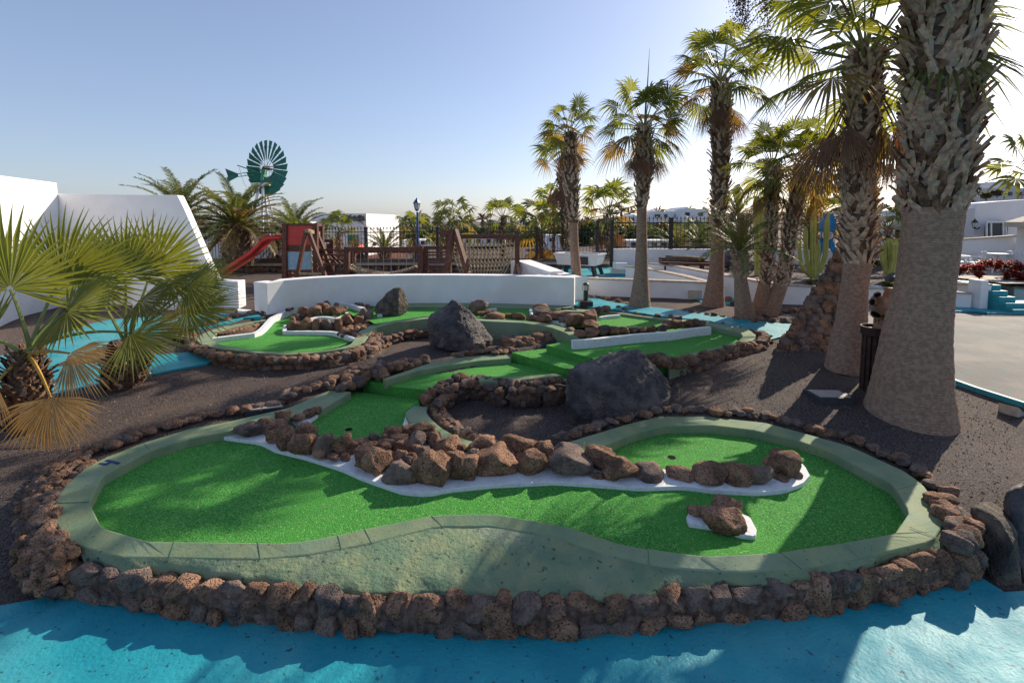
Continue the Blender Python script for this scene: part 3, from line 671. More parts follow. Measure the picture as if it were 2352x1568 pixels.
mb = MB(); band(mb, [C3(975,222,.68), C3(1055,212,.68)], .06, .09); mb.build('white_edging', M_edge, root)
mb = MB(); band(mb, [C3(1365,215,.70), C3(1375,250,.70), C3(1400,275,.70), C3(1450,285,.7)], .06, .1); mb.build('white_edging', M_edge, root)
mb = MB(); band(mb, [C3(1530,318,.68), C3(1620,330,.68), C3(1675,350,.68)], .06, .1); mb.build('white_edging', M_edge, root)
mb = MB(); band(mb, [C3(1990,292,.68), C3(2060,280,.68), C3(2170,272,.68)], .06, .09); mb.build('white_edging', M_edge, root)
mb = MB(); band(mb, [(1314,781,.72),(1350,779,.72),(1387,775,.72),(1463,767,.72),(1540,762,.72),(1590,754,.72),(1630,750,.72)], .08, .16); mb.build('white_edging', M_edge, root)
mb = MB(); band(mb, [C3(-10,268,.68), C3(20,270,.68)], .06, .09); mb.build('white_edging', M_edge, root)
# divider rocks between back lane, pool G and pool D
rd = thing('rock_divider', P(1450, 765, .7), 'row of brown lava rocks between the two far right greens', 'rock obstacle')
seeds = 800
def rocks_c4(parent, lst, zb, sub=4):
    global seeds
    for q in lst:
        seeds += 1; mb = MB(); rock_px(mb, 1234 + q[0] * .2546, 1234 + q[1] * .2546, 653.3 + q[2] * .2546, 653.3 + q[3] * .2546, zb, seeds, sub=sub, amp=.14, cuts=10, dscale=.8)
        mb.build('rock', M_rock if seeds % 3 else M_rockd, parent, smooth=True)
rocks_c4(rd, [(555,660,365,460),(650,750,380,455),(745,835,385,450),(830,920,375,438),(915,1000,380,435),(995,1080,370,430),(1075,1180,365,425),(1125,1240,325,400),(1215,1330,320,400),(1230,1310,290,330),(1320,1420,315,390),(1400,1480,310,380),(1440,1530,330,380),(430,560,420,475),(330,440,430,480),(250,340,390,440)], .66)
r2 = thing('rock_obstacle', P(1390, 745, .66), 'square topped lava block with small rocks at the back right green', 'rock obstacle')
rocks_c4(r2, [(405,555,230,355),(430,560,335,405),(520,600,200,270),(575,665,195,255),(300,410,290,355),(200,300,295,355),(100,240,290,330)], .66)
r3 = thing('rock_obstacle', P(1270, 745, .66), 'low heap of lava rocks in the middle of the back lane', 'rock obstacle')
def rocks_c3(parent, lst, zb, sub=3):
    global seeds
    for q in lst:
        seeds += 1; mb = MB(); rock_px(mb, 871 + q[0] * .2546, 871 + q[1] * .2546, 653.3 + q[2] * .2546, 653.3 + q[3] * .2546, zb, seeds, sub=sub, amp=.14, cuts=10, dscale=.8)
        mb.build('rock', M_rock if seeds % 3 else M_rockd, parent, smooth=True)
rocks_c3(r3, [(1385,1520,185,260),(1400,1560,235,300),(1560,1680,260,310),(1620,1760,290,335),(1740,1840,265,345),(1690,1860,300,370),(1430,1560,290,340)], .66)
r4 = thing('rock_obstacle', P(1110, 715, .66), 'upright brown rock with low stones behind the tall leaning boulder', 'rock obstacle')
rocks_c3(r4, [(805,970,145,265),(880,960,240,290),(950,1040,235,285),(1030,1120,255,305)], .66, 4)
# rock wall around the middle gravel bed
mb = MB(); rs = random.Random(8)
for q in [(960,1120,290,350),(1120,1200,270,310),(1195,1320,260,325),(1330,1420,280,335),(1420,1550,305,355),(1560,1640,345,385),(1040,1140,350,430),(1140,1220,355,420),(1220,1400,340,455),(1370,1500,370,470),(1480,1610,380,450),(900,1040,330,380),(1020,1100,320,370)]:
    rock_px(mb, *C3(q[0], q[2], 0)[:2][:1], *C3(q[1], q[2], 0)[:1], C3(0, q[2], 0)[1], C3(0, q[3], 0)[1], .46 if q[3] > 360 else .6, rs.randint(0, 9999), sub=3, dscale=.7)
for i in range(120):
    t = rs.random(); x = 1130 + t * 610; yb = 600 - t * 90; y = rs.uniform(465 + (1 - t) * 30, yb)
    s_ = rs.uniform(35, 60); zb = .40 + .2 * (yb - y) / 120 * .8
    a = C3(x - s_, y - s_ * .8, 0); b = C3(x + s_, y + s_ * .35, 0); mb.mi = rs.random() < .3
    rock_px(mb, a[0], b[0], a[1], b[1], zb, i, sub=3, dscale=.8)
for i, (x, y) in enumerate([(1210,500),(1240,480),(1260,520),(1285,495),(1310,530),(1340,500),(1180,540),(1150,555),(1120,560),(1080,575),(1020,590),(960,590),(900,600),(840,610),(780,615),(720,625),(680,630),(1180,580),(1220,590),(1090,600),(1130,600),(1040,610)]):
    a = C3(x - 35, y - 12, 0); b = C3(x + 40, y + 32, 0); mb.mi = i % 3 == 0
    rock_px(mb, a[0], b[0], a[1], b[1], .42, 50 + i, sub=3)
tag(mb.build('stone_wall', [M_rock, M_rockd], smooth=True), 'rubble wall curving behind the tall leaning boulder to the turf steps', 'stone wall')
mb = MB(); rs = random.Random(9)
for i in range(56):
    t = i / 55; p = P(800 + t * 176, 862 - t * 32, .42) + Vector((rs.uniform(-.08, .08), rs.uniform(-.02, .14), rs.uniform(-.05, .03)))
    s_ = rs.uniform(.055, .095); mb.mi = rs.random() < .3; mb.rock(p, (s_, s_, s_ * .9), i + 30, 3, rz=i)
tag(mb.build('rock_border', [M_rock, M_rockd], smooth=True), 'bank of rounded rocks above the left kerb of the stepped turf lane', 'rock border')

mb = MB()
for i, (x, y, w_, z) in enumerate([(872,872,22,.34),(884,868,20,.36),(800,893,30,.27),(822,884,34,.30),(810,872,30,.33),(838,872,28,.36),(858,866,26,.38),(878,864,26,.40),(795,880,28,.28),(780,900,28,.27),(762,897,22,.26),(845,862,30,.40),(868,856,26,.42)]):
    mb.mi = i % 3 == 0; rock_px(mb, x - w_ / 2, x + w_ / 2, y - w_ * .7, y + 4, z, 6000 + i, sub=3)
tag(mb.build('rock_border', [M_rock, M_rockd], smooth=True), 'stacked brown rocks at the left end of the first turf step', 'rock border')
# ------------------------------------------------------------------ boulders: hull of measured points, roughened
def hull_rock(name, pts, matl, label, seed, sub=3, amp=.03, cat='boulder', sc=1.0):
    bm = bmesh.new()
    for p in pts: bm.verts.new(p)
    r = bmesh.ops.convex_hull(bm, input=bm.verts[:])
    bmesh.ops.delete(bm, geom=[v for v in bm.verts if not v.link_faces], context='VERTS')
    bmesh.ops.triangulate(bm, faces=bm.faces[:])
    for k in range(sub + 1):
        bmesh.ops.subdivide_edges(bm, edges=bm.edges[:], cuts=1, use_grid_fill=True)
        if k in (1,): bmesh.ops.smooth_vert(bm, verts=bm.verts[:], factor=.28, use_axis_x=True, use_axis_y=True, use_axis_z=True)
    bm.normal_update(); off = Vector((seed, seed * 2, 0))
    for v in bm.verts:
        q = v.co * 2.2 / sc + off; k = noise.noise(q) + .8 * (.3 - abs(noise.noise(q * 2.1))) + .45 * (.3 - abs(noise.noise(q * 4.6))) + .25 * noise.noise(q * 10) + .14 * noise.noise(q * 21)
        v.co += v.normal * amp * k
    mb = MB(); bm.verts.index_update(); mb.add([v.co for v in bm.verts], [[v.index for v in f.verts] for f in bm.faces]); bm.free()
    o = mb.build(name, matl, smooth=True); return tag(o, label, cat)
def HP(Y, lst): return [PD(x, y, Y + d) for x, y, d in lst]
b0 = P(1430, 980, .2); Yb = b0.y
hull_rock('boulder', HP(Yb, [(1310,855,.35),(1300,900,.3),(1303,940,.25),(1335,968,.12),(1400,992,0),(1455,985,.0),(1530,955,.25),(1548,900,.4),(1540,870,.45),(1500,835,.5),(1478,812,.55),(1465,800,.65),(1425,800,.75),(1375,815,.6),(1335,830,.55),(1360,870,.15),(1430,840,.3),(1400,900,.02),(1480,850,.3),(1420,860,1.0),(1350,900,.9),(1520,900,1.0)]), M_boulder,
          'big dark bluish boulder lying right of the sunken gravel bed', 3, sub=3, amp=.05)
b1 = P(1060, 808, .38).y
hull_rock('boulder', HP(b1, [(986,725,.3),(1040,686,.35),(1058,698,.3),(1100,735,.4),(1132,780,.5),(1125,800,.5),(1085,812,.1),(1048,810,0),(1010,798,.05),(984,790,.2),(984,750,.2),(1020,760,-.02),(1060,740,.1),(1090,790,.05),(1050,720,.7),(1100,770,.85),(1000,770,.7)]), M_boulder,
          'tall pointed dark boulder leaning in the middle gravel bed', 8, sub=3, amp=.045)
b2 = P(905, 727, .62).y
hull_rock('boulder', HP(b2, [(858,708,.2),(872,690,.2),(890,672,.25),(905,663,.3),(920,661,.3),(930,672,.3),(937,700,.3),(937,718,.25),(915,728,.0),(885,724,.0),(860,722,.1),(915,680,.1),(900,700,.0),(900,690,.55),(925,715,.5)]), M_boulder2,
          'brown weathered boulder standing against the curved white wall', 15, sub=3, amp=.03)
hull_rock('boulder', [P(x, y, z) for x, y, z in [(2225,1160,.36),(2262,1165,.40),(2300,1195,.40),(2330,1250,.3),(2320,1345,.0),(2290,1355,-.02),(2262,1320,-.02),(2240,1250,.1),(2222,1210,.2),(2345,1350,-.02),(2340,1200,.25),(2280,1150,.2)]], M_boulder2,
          'upright flat brown rock slab at the right end of the front wall', 25, sub=3, amp=.02)
hull_rock('boulder', [P(x, y, z) for x, y, z in [(2310,1120,.5),(2350,1110,.55),(2400,1130,.5),(2480,1250,.0),(2352,1350,-.02),(2320,1300,-.02),(2310,1200,.2),(2420,1100,.1),(2315,1150,.2)]], M_boulder,
          'dark rounded boulder cut by the right picture edge', 35, sub=3, amp=.03)
# access covers
def plate(px, h, label):
    pts = gpts(px); mb = MB(); z = max(p.z for p in pts)
    mb.prism([Vector((p.x, p.y, z)) for p in pts], z - .12, z + h)
    r_ = thing('access_cover', sum(pts, Vector()) / 4, label, 'access cover'); mb.build('frame', M_dkgrey, r_)
    c = sum(pts, Vector()) / 4; mb = MB(); mb.prism([Vector((c.x + (p.x - c.x) * .82, c.y + (p.y - c.y) * .82, z)) for p in pts], z + h - .005, z + h + .006); mb.build('lid', M_grey, r_)
plate([(1843,900),(1930,903),(1965,930),(1880,928)], .04, 'square beige access cover in black frame left of the big palm')
plate([(566,938),(645,928),(660,945),(563,957)], .045, 'pale access cover behind the front lane kerb')

# ------------------------------------------------------------------ palms
def fan(mb, hub, axis, nrm, Rr, spread=115, n=30, droop=.25, fold=True, rs=random, split=.5, wmul=1.0):
    """fan leaf: pleated blades joined near the hub, free drooping tips"""
    a = Vector(axis).normalized(); nr = Vector(nrm); nr = (nr - a * nr.dot(a)); nr.normalize(); s = a.cross(nr)
    dphi = math.radians(2 * spread) / n
    for i in range(n):
        ph = -math.radians(spread) + dphi * (i + .5) + rs.uniform(-.02, .02)
        L = Rr * (0.72 + .28 * math.cos(ph * .75)) * rs.uniform(.88, 1.08)
        d = (a * math.cos(ph) + s * math.sin(ph)); t = (s * math.cos(ph) - a * math.sin(ph))
        prof = [(.04, .9), (split, 1.0), (.75, .52), (.92, .2), (1.0, .03)]
        w0 = dphi * split * L * .5 * wmul; vs = []; bend = rs.uniform(.7, 1.3)
        for k, (u, ww) in enumerate(prof):
            wd = (dphi * u * L * .5 * 1.02 * wmul) if u <= split else w0 * ww
            c = hub + d * (L * u) + Vector((0, 0, -1)) * (droop * L * bend * max(0, u - .25) ** 2 * 1.4) + nr * (-.12 * L * (u ** 2) * math.cos(ph))
            vs += [c - t * wd, c + nr * (wd * .55 if fold else 0), c + t * wd]
        fs = []
        for k in range(len(prof) - 1):
            b = 3 * k; fs += [(b, b + 1, b + 4, b + 3), (b + 1, b + 2, b + 5, b + 4)]
        mb.add(vs, fs)
def frond(mb, base, az, el, Lp, Rf, rs, n=22, droopf=.35, spread=None, mi=0, stem=3, sag=.25, rad=.014):
    d = Vector((math.cos(az) * math.cos(el), math.sin(az) * math.cos(el), math.sin(el)))
    pts = []
    for k in range(5):
        t = k / 4; pts.append(base + d * (Lp * t) + Vector((0, 0, -1)) * (sag * Lp * t * t))
    mb.mi = stem; mb.tube(pts, [rad * 1.3, rad, rad * .8, rad * .65, rad * .5], 4, cap=False)
    ax = (pts[-1] - pts[-2]).normalized(); sd_ = ax.cross(Vector((0, 0, 1)))
    if sd_.length < .1: sd_ = Vector((math.sin(az), -math.cos(az), 0))
    up = sd_.cross(ax) * 1.0; up = (up + Vector((rs.uniform(-.5, .5), rs.uniform(-.5, .5), 0))).normalized()
    mb.mi = mi; fan(mb, pts[-1], ax, up, Rf, spread=spread or rs.uniform(95, 130), n=n, droop=droopf, rs=rs, split=.46, wmul=.95)
def path_tube_at(path, rad, t):
    k = t * (len(path) - 1); i = min(int(k), len(path) - 2); u = k - i
    return path[i].lerp(path[i + 1], u), rad[i] + (rad[i + 1] - rad[i]) * u, (path[i + 1] - path[i]).normalized()
def boots(mb, path, rad, t0, t1, rows, per, size, rs, flare=.6, mats=(0, 1)):
    """criss-cross stubs of cut leaf stalks"""
    for r_ in range(rows):
        t = t0 + (t1 - t0) * (r_ + .5) / rows
        for k in range(per):
            tt = min(1, max(0, t + rs.uniform(-.3, .3) * (t1 - t0) / rows)); c, R_, ax = path_tube_at(path, rad, tt)
            a = 2 * math.pi * (k + .5 * (r_ % 2)) / per + rs.uniform(-.2, .2)
            e = Vector((math.cos(a), math.sin(a), 0)); tg = Vector((-math.sin(a), math.cos(a), 0))
            L = size * rs.uniform(.65, 1.2); lean = rs.choice((-1, 1)) * rs.uniform(.1, .85); fl = flare * (rs.uniform(.3, .8) if rs.random() < .7 else rs.uniform(.9, 1.5))
            dirv = (ax * 1.0 + tg * lean + e * fl).normalized(); side = dirv.cross(e).normalized(); nn = side.cross(dirv).normalized()
            if nn.dot(e) < 0: nn = -nn
            w_ = size * rs.uniform(.12, .21); b0 = c + e * (R_ * .9); th = size * .06
            vs = []
            for u, ww in ((0, 1.5), (.35, 1.15), (.7, .85), (1.0, .8)):
                q = b0 + dirv * (L * u) + e * (fl * L * .35 * u * u) + side * rs.uniform(-.01, .01)
                vs += [q - side * w_ * ww, q + nn * (w_ * .35 + th), q + side * w_ * ww, q - nn * th * .5]
            fs = []
            for j in range(3):
                b = 4 * j; fs += [(b + i, b + (i + 1) % 4, b + 4 + (i + 1) % 4, b + 4 + i) for i in range(4)]
            fs.append((12, 13, 14, 15)); mb.mi = mats[0] if rs.random() < .8 else mats[-1]; mb.add(vs, fs)
def trunk_mesh(path, rad, n=20, seg=40, rings=0, rs=random, seedn=0):
    mb = MB(); P_ = []; R_ = []
    for i in range(seg + 1):
        c, r_, _ = path_tube_at(path, rad, i / seg); P_.append(c); R_.append(r_ * (1 + rings * (.5 - (i % 2)) + .03 * noise.noise(Vector((i * .7, seedn, 0)))))
    mb.tube(P_, R_, n, cap=True); return mb
def fan_palm(label, base, px_path, Y, rad_px, t_boot, crown, seed, name='fan_palm', group=None, Rf=.8, nf=34, detail=22, boot_size=.22, brows=None, bper=7, skirt=.35, yel=.3, lean_el=(1.42, -.65), flare=.6, bm=None):
    """px_path: list of (x,y) px of the trunk axis from foot to top at depth Y; rad_px: half widths in px at the same points"""
    rs = random.Random(seed); path = [PD(x, y, Y) for x, y in px_path]; path[0] = Vector((path[0].x, Y, min(path[0].z, G(path[0].x, Y) - .03))); rad = [S(r_, Y) for r_ in rad_px]
    root = thing(name, (path[0].x, Y, G(path[0].x, Y)), label, 'palm tree', group)
    kk = 24
    lowp = [path_tube_at(path, rad, t_boot * i / kk) for i in range(kk + 1)]
    tm = trunk_mesh([q[0] for q in lowp], [q[1] for q in lowp], 24, 60, rings=.005, seedn=seed); tm.build('trunk', M_bark, root, smooth=True)
    mb = MB(); upp = [path_tube_at(path, rad, t_boot + (1 - t_boot) * i / 10) for i in range(11)]
    mb.mi = 2; mb.tube([q[0] for q in upp], [q[1] * .92 for q in upp], 14); H = (path[-1] - upp[0][0]).length
    rows = brows or max(4, int(H / (boot_size * .36)))
    boots(mb, path, rad, t_boot - .012, .995, rows, bper, boot_size, rs, flare=flare, mats=(0, 0, 1)); mb.build('leaf_bases', [bm or M_boot, M_bootr, M_core], root)
    if crown:
        mb = MB(); top = path[-1]
        for i in range(nf):
            u = (i + .5) / nf; el = lean_el[0] + (lean_el[1] - lean_el[0]) * u ** .85 + rs.uniform(-.12, .12); az = i * 2.39996 + rs.uniform(-.25, .25)
            dry = u > 1 - skirt; half = u > 1 - skirt - yel
            mi = (3 if rs.random() < .75 else 2) if dry else (2 if half and rs.random() < .55 else (1 if rs.random() < .35 else 0))
            b = top + Vector((0, 0, -.25 * u * Rf)); el = min(el, -1.0) if dry else el
            frond(mb, b, az, el, Rf * rs.uniform(.8, 1.2) * (.75 if dry else (1.25 if el > .6 else 1)), Rf * rs.uniform(.8, 1.05) * (.9 if dry else 1), rs, n=detail, spread=rs.uniform(28, 48) if dry else None, droopf=(.3 if dry else rs.uniform(.35, .8)), mi=mi, stem=4 if not dry else 3, sag=.04 + .2 * (u > .55), rad=.018 * Rf / .8)
        mb.build('crown', [L_green, L_bright, L_yel, L_brown, M_stem], root)
    return root, path
GR = 'tall fan palms along the right of the course'
# big palm at the right edge
pA = PG(2085, 975); YA = pA.y + .25
fan_palm('huge fan palm trunk in the right foreground, crown above the picture', pA, [(2086,975),(2090,930),(2093,882),(2104,768),(2124,653),(2145,475),(2160,300),(2168,100),(2175,-100),(2182,-300),(2186,-420)], YA, [98,86,77,65,55,56,64,69,70,66,55], .498, True, 1, flare=.42, group=GR, Rf=1.0, nf=22, boot_size=.225, bper=16, detail=20, brows=56, lean_el=(1.4, .1), skirt=0, yel=.1)
# second palm
pB = PG(1940, 858)
rB, pathB = fan_palm('fan palm with full green and rusty crown just left of the huge trunk', pB, [(1940,850),(1946,800),(1955,740),(1963,653),(1972,600),(1972,500),(1974,400),(1980,260),(1986,170),(1988,125)], pB.y + .15, [42,38,32,27,28,29,30,30,28,22], .44, True, 2, flare=.42, bm=M_bootl, group=GR, Rf=.95, nf=38, boot_size=.19, bper=11, detail=28, brows=44, skirt=.3, yel=.04)
# crossing pair
pC = PG(1748, 720)
fan_palm('slim fan palm leaning right, left one of the crossing pair', pC, [(1744,722),(1750,690),(1758,640),(1768,560),(1772,480),(1774,410),(1775,385)], pC.y, [22,17,12,12,13,14,11], .30, True, 3, group=GR, Rf=.54, nf=32, boot_size=.13, bper=9, brows=46, flare=.32, bm=M_bootl, skirt=.15, yel=.2)
pD_ = PG(1768, 722)
fan_palm('fan palm leaning right with low yellow fronds, right one of the crossing pair', pD_, [(1762,724),(1778,690),(1795,650),(1806,600),(1820,500),(1836,430),(1842,385)], pD_.y, [23,18,15,15,15,15,12], .32, True, 4, group=GR, Rf=.58, nf=36, boot_size=.13, bper=9, brows=46, flare=.32, bm=M_bootl, skirt=.15, yel=.35)
pE_ = PG(1640, 702)
fan_palm('tall fan palm with wide flared foot in front of the white terrace corner', pE_, [(1638,702),(1641,670),(1646,620),(1650,516),(1654,430),(1656,330),(1655,250),(1655,182)], pE_.y, [26,21,16,13,19,20,20,17], .42, True, 5, group=GR, flare=.4, bm=M_bootl, Rf=.70, nf=36, boot_size=.17, bper=8, brows=44, detail=24, skirt=.22)
pF_ = PG(1470, 705)
fan_palm('fan palm with hanging rusty fronds standing before the pool table terrace', pF_, [(1469,705),(1471,670),(1473,620),(1474,540),(1474,470),(1478,400),(1480,350),(1480,290)], pF_.y, [26,20,15,12,11,19,18,15], .56, True, 6, group=GR, flare=.4, bm=M_bootl, Rf=.62, nf=32, boot_size=.16, bper=8, brows=26, detail=24, skirt=.22)
pG_ = PG(1326, 684)
fan_palm('fan palm with small crown rising behind the right end of the curved wall', pG_, [(1328,684),(1325,640),(1319,560),(1317,500),(1313,440),(1311,380),(1310,305)], pG_.y + .5, [17,12,10,10,17,16,14], .47, True, 7, group=GR, flare=.4, bm=M_bootl, Rf=.50, nf=32, boot_size=.15, bper=8, brows=26, skirt=.35)
fan_palm('fan palm behind with brown skirt of dead leaves, left of the small crown palm', None, [(1298,610),(1298,560),(1297,500),(1292,420),(1290,385)], 19, [9,9,9,9,8], .05, True, 8, group='palms beyond the fence', Rf=.85, nf=24, boot_size=.2, bper=6, brows=24, skirt=.6)
# upright spear of the palm before the terrace
mb = MB(); mb.tube([PD(1480, 290, pF_.y), PD(1487, 200, pF_.y), PD(1492, 112, pF_.y)], [.02, .014, .003], 5); o = mb.build('spear_leaf', L_dark, bpy.data.objects['fan_palm.005'])
# flower stalks hanging into the top of the picture
fs_ = MB(); rs = random.Random(12)
for cx, cy, dx, hh in ((1690, -20, 10, 55), (1720, -30, -12, 95), (1750, -20, 14, 90), (1765, -40, -6, 60), (1705, -10, 5, 70)):
    c = PD(cx, cy, 7.5); end = PD(cx + dx, cy + hh, 7.5); fs_.mi = 0
    fs_.tube([c, c.lerp(end, .5) + Vector((.03, 0, 0)), end], [.008, .006, .003], 4)
    for k in range(260):
        t = rs.random(); q = c.lerp(end, t) + Vector((rs.gauss(0, .07), rs.gauss(0, .05), rs.gauss(0, .05))); s_ = rs.uniform(.006, .013)
        fs_.add([q + Vector((s_, 0, 0)), q + Vector((-s_, 0, 0)), q + Vector((0, 0, s_)), q + Vector((0, s_, -s_))], [(0, 1, 2), (0, 2, 3), (1, 3, 2), (0, 3, 1)])
fs_.mi = 0; fs_.tube([PD(1985, 100, pathB[-1].y), PD(1900, -60, 7.6), PD(1800, -90, 7.5), PD(1720, -40, 7.5)], [.02, .015, .01, .006], 5)
fs_.build('flower_stalk', L_brown, rB)

# pinnate (date) palms
def pin_frond(mb, base, az, el, L, rs, nl=20, mi=0, arch=.55, ll=.28, wl=.02, stem=2):
    pts = []; p = Vector(base); d_el = el; seg = 9
    for k in range(seg + 1):
        pts.append(p.copy()); d = Vector((math.cos(az) * math.cos(d_el), math.sin(az) * math.cos(d_el), math.sin(d_el))); p = p + d * (L / seg); d_el -= arch / seg * 2.2 * (.4 + k / seg)
    mb.mi = stem; mb.tube(pts, [max(.004, .022 * (1 - k / (seg + 1)) * L / 2) for k in range(seg + 1)], 4, cap=False); mb.mi = mi
    hs = Vector((-math.sin(az), math.cos(az), 0))
    for i in range(nl):
        t = .12 + .88 * i / nl; k = t * seg; j = min(int(k), seg - 1); c = pts[j].lerp(pts[j + 1], k - j); ax = (pts[j + 1] - pts[j]).normalized()
        upv = hs.cross(ax).normalized()
        if upv.z < 0: upv = -upv
        l = ll * L / 2 * (1 - .55 * abs(t - .45) * 1.6) * rs.uniform(.85, 1.15)
        for sgn in (-1, 1):
            dv = (ax * .75 + hs * sgn * .8 + upv * rs.uniform(.0, .45)).normalized(); wv = ax.cross(dv).normalized().cross(dv) * wl
            tip = c + dv * l - Vector((0, 0, .12 * l)); m = c + dv * l * .5
            mb.add([c - wv * .5, c + wv * .5, m + wv, m - wv, tip], [(0, 1, 2, 3), (3, 2, 4)])
def date_palm(label, base, H, rad, L, nf, seed, nl=20, group=None, cone=1.15, name='date_palm', low=-.5, wl=.022, hi=1.35, trunk=True):
    rs = random.Random(seed); base = Vector(base); root = thing(name, base, label, 'palm tree', group)
    mb = MB(); path = [base - Vector((0, 0, .1)), base + Vector((0, 0, H * .5)), base + Vector((0, 0, H))]; rr = [rad * cone, rad * 1.05, rad * .85]
    mb.mi = 1; mb.tube(path, [q * .9 for q in rr], 12); boots(mb, path, rr, 0, 1, max(4, int(H / .13)), 10, .2, rs, flare=.7, mats=(0, 0)); mb.build('trunk', [M_boot, M_core], root)
    mb = MB(); top = base + Vector((0, 0, H))
    for i in range(nf):
        u = (i + .5) / nf; el = hi + (low - hi) * u ** .9 + rs.uniform(-.1, .1)
        pin_frond(mb, top + Vector((0, 0, -.15 * u)), i * 2.39996 + rs.uniform(-.2, .2), el, L * rs.uniform(.8, 1.1), rs, nl=nl, mi=1 if (u > .75 or rs.random() < .22) else 0, wl=wl, arch=.5 + .2 * rs.random())
    mb.build('crown', [L_date, L_dated, M_stem], root); return root
def ground_at(x, y, z, Y=None): return P(x, y, z) if Y is None else PD(x, y, Y)
GF = 'palms beyond the fence'
date_palm('large stout date palm by the red slide with thick scaly trunk', PD(548, 603, 17.5), 1.35, .5, 2.2, 66, 31, nl=42, group=GF, low=-.2)
date_palm('date palm showing above the slanted white buttress', PD(418, 520, 20), .5, .4, 2.3, 48, 32, nl=36, group=GF, low=-.1)
date_palm('date palm right of the windmill tower legs', PD(678, 600, 21), 1.2, .3, 2.1, 56, 33, nl=32, group=GF, low=-.4)
date_palm('sparse upright date palm between the white house and blue lamp post', PD(884, 600, 20), .55, .22, 1.5, 22, 34, nl=20, group=GF, low=.25)
pS = PG(1712, 729); rs = random.Random(35)
sroot = thing('date_palm', pS, 'short date palm with grey flared foot and pinnate green fronds left of the crossing pair', 'palm tree', GR)
spath = [PD(x, y, pS.y) for x, y in ((1712, 732), (1706, 690), (1701, 640), (1699, 575))]; srad = [S(q, pS.y) for q in (24, 18, 14, 14)]
trunk_mesh(spath, srad, 18, 30, rings=.005).build('trunk', M_bark, sroot, smooth=True)
mb = MB(); boots(mb, spath, srad, .66, 1, 10, 8, .16, rs, flare=.5, mats=(0, 0)); mb.build('leaf_bases', [M_boot], sroot)
mb = MB()
for i in range(30):
    u = (i + .5) / 30; pin_frond(mb, spath[-1], i * 2.39996, 1.35 - 1.35 * u, 1.25 * rs.uniform(.8, 1.1), rs, nl=30, mi=1 if rs.random() < .25 else 0, wl=.011, arch=.6)
mb.build('crown', [L_date, L_dated, M_stem], sroot)
date_palm('date palm behind the fence with bushy olive crown near the white terrace houses', PD(1555, 590, 23), .5, .25, 2.0, 46, 36, nl=20, group=GF, low=-.1)
date_palm('wide date palm behind the fence left of the tall flared palm', PD(1610, 585, 21), .45, .25, 1.8, 46, 37, nl=20, group=GF, low=-.2)
date_palm('small date palm behind the pool table', PD(1408, 580, 26), .5, .2, 1.2, 26, 38, nl=14, group=GF, low=.0, wl=.03)
date_palm('date palm behind the tall candelabra cactus', PD(1860, 560, 18), 1.0, .2, 1.6, 34, 39, nl=20, group=GF, low=.0)
date_palm('date palm behind the trunk of the second fan palm', PD(1690, 560, 20), 1.2, .25, 1.7, 40, 40, nl=20, group=GF, low=-.2)
def small_fan(label, x, yb, yt, Y, rr, Rf, seed, nf=22, skirt=.3, grp=GF, n=12):
    b = PD(x, yb, Y); t = PD(x, yt, Y)
    return fan_palm(label, b, [(x, yb), (x, (yb + yt) / 2), (x, yt)], Y, [rr, rr, rr * .85], .05, True, seed, group=grp, Rf=Rf, nf=nf, boot_size=.16, bper=5, detail=n, brows=10, skirt=skirt)
small_fan('low fan palm left of the climbing net top beam', 1045, 590, 512, 26, 5, .85, 51, skirt=.2)
small_fan('low bushy fan palm half hidden by the climbing frame beam', 1012, 590, 528, 25, 4, .65, 52, skirt=.1)
small_fan('slender fan palm above the right half of the climbing net', 1154, 600, 500, 22, 5, .62, 53, skirt=.3)
small_fan('low fan palm with yellow leaves at the fence right of the net', 1243, 600, 530, 19.5, 6, .8, 54, skirt=.3)
small_fan('fan palm half hidden behind the small crown palm trunk', 1272, 560, 478, 24, 4, .7, 55, skirt=.1)
small_fan('fan palm with orange skirt at the fence corner', 1398, 575, 488, 20, 7, .85, 56, nf=28, skirt=.35)
small_fan('little fan palm in front of the ruined white house', 778, 600, 535, 21, 5, .6, 57, skirt=.3)
small_fan('little fan palm left of the blue lamp post', 952, 600, 530, 22, 5, .6, 58, skirt=.3)
small_fan('tall fan palm far behind the huge trunk', 2070, 540, 325, 17, 10, .8, 59, skirt=.35)
small_fan('fan palm cut by the right picture edge above the white house', 2375, 470, 400, 20, 10, 1.1, 60, skirt=.4)
small_fan('small fan palm behind the red and blue play tower', 690, 600, 555, 18.5, 5, .5, 61, skirt=.2)
small_fan('palm behind the blue figure sign', 1935, 560, 500, 17, 6, .7, 62, skirt=.2)
small_fan('bright low fan palm between the second palm and huge trunk', 2040, 560, 525, 15, 5, .6, 63, skirt=.1)

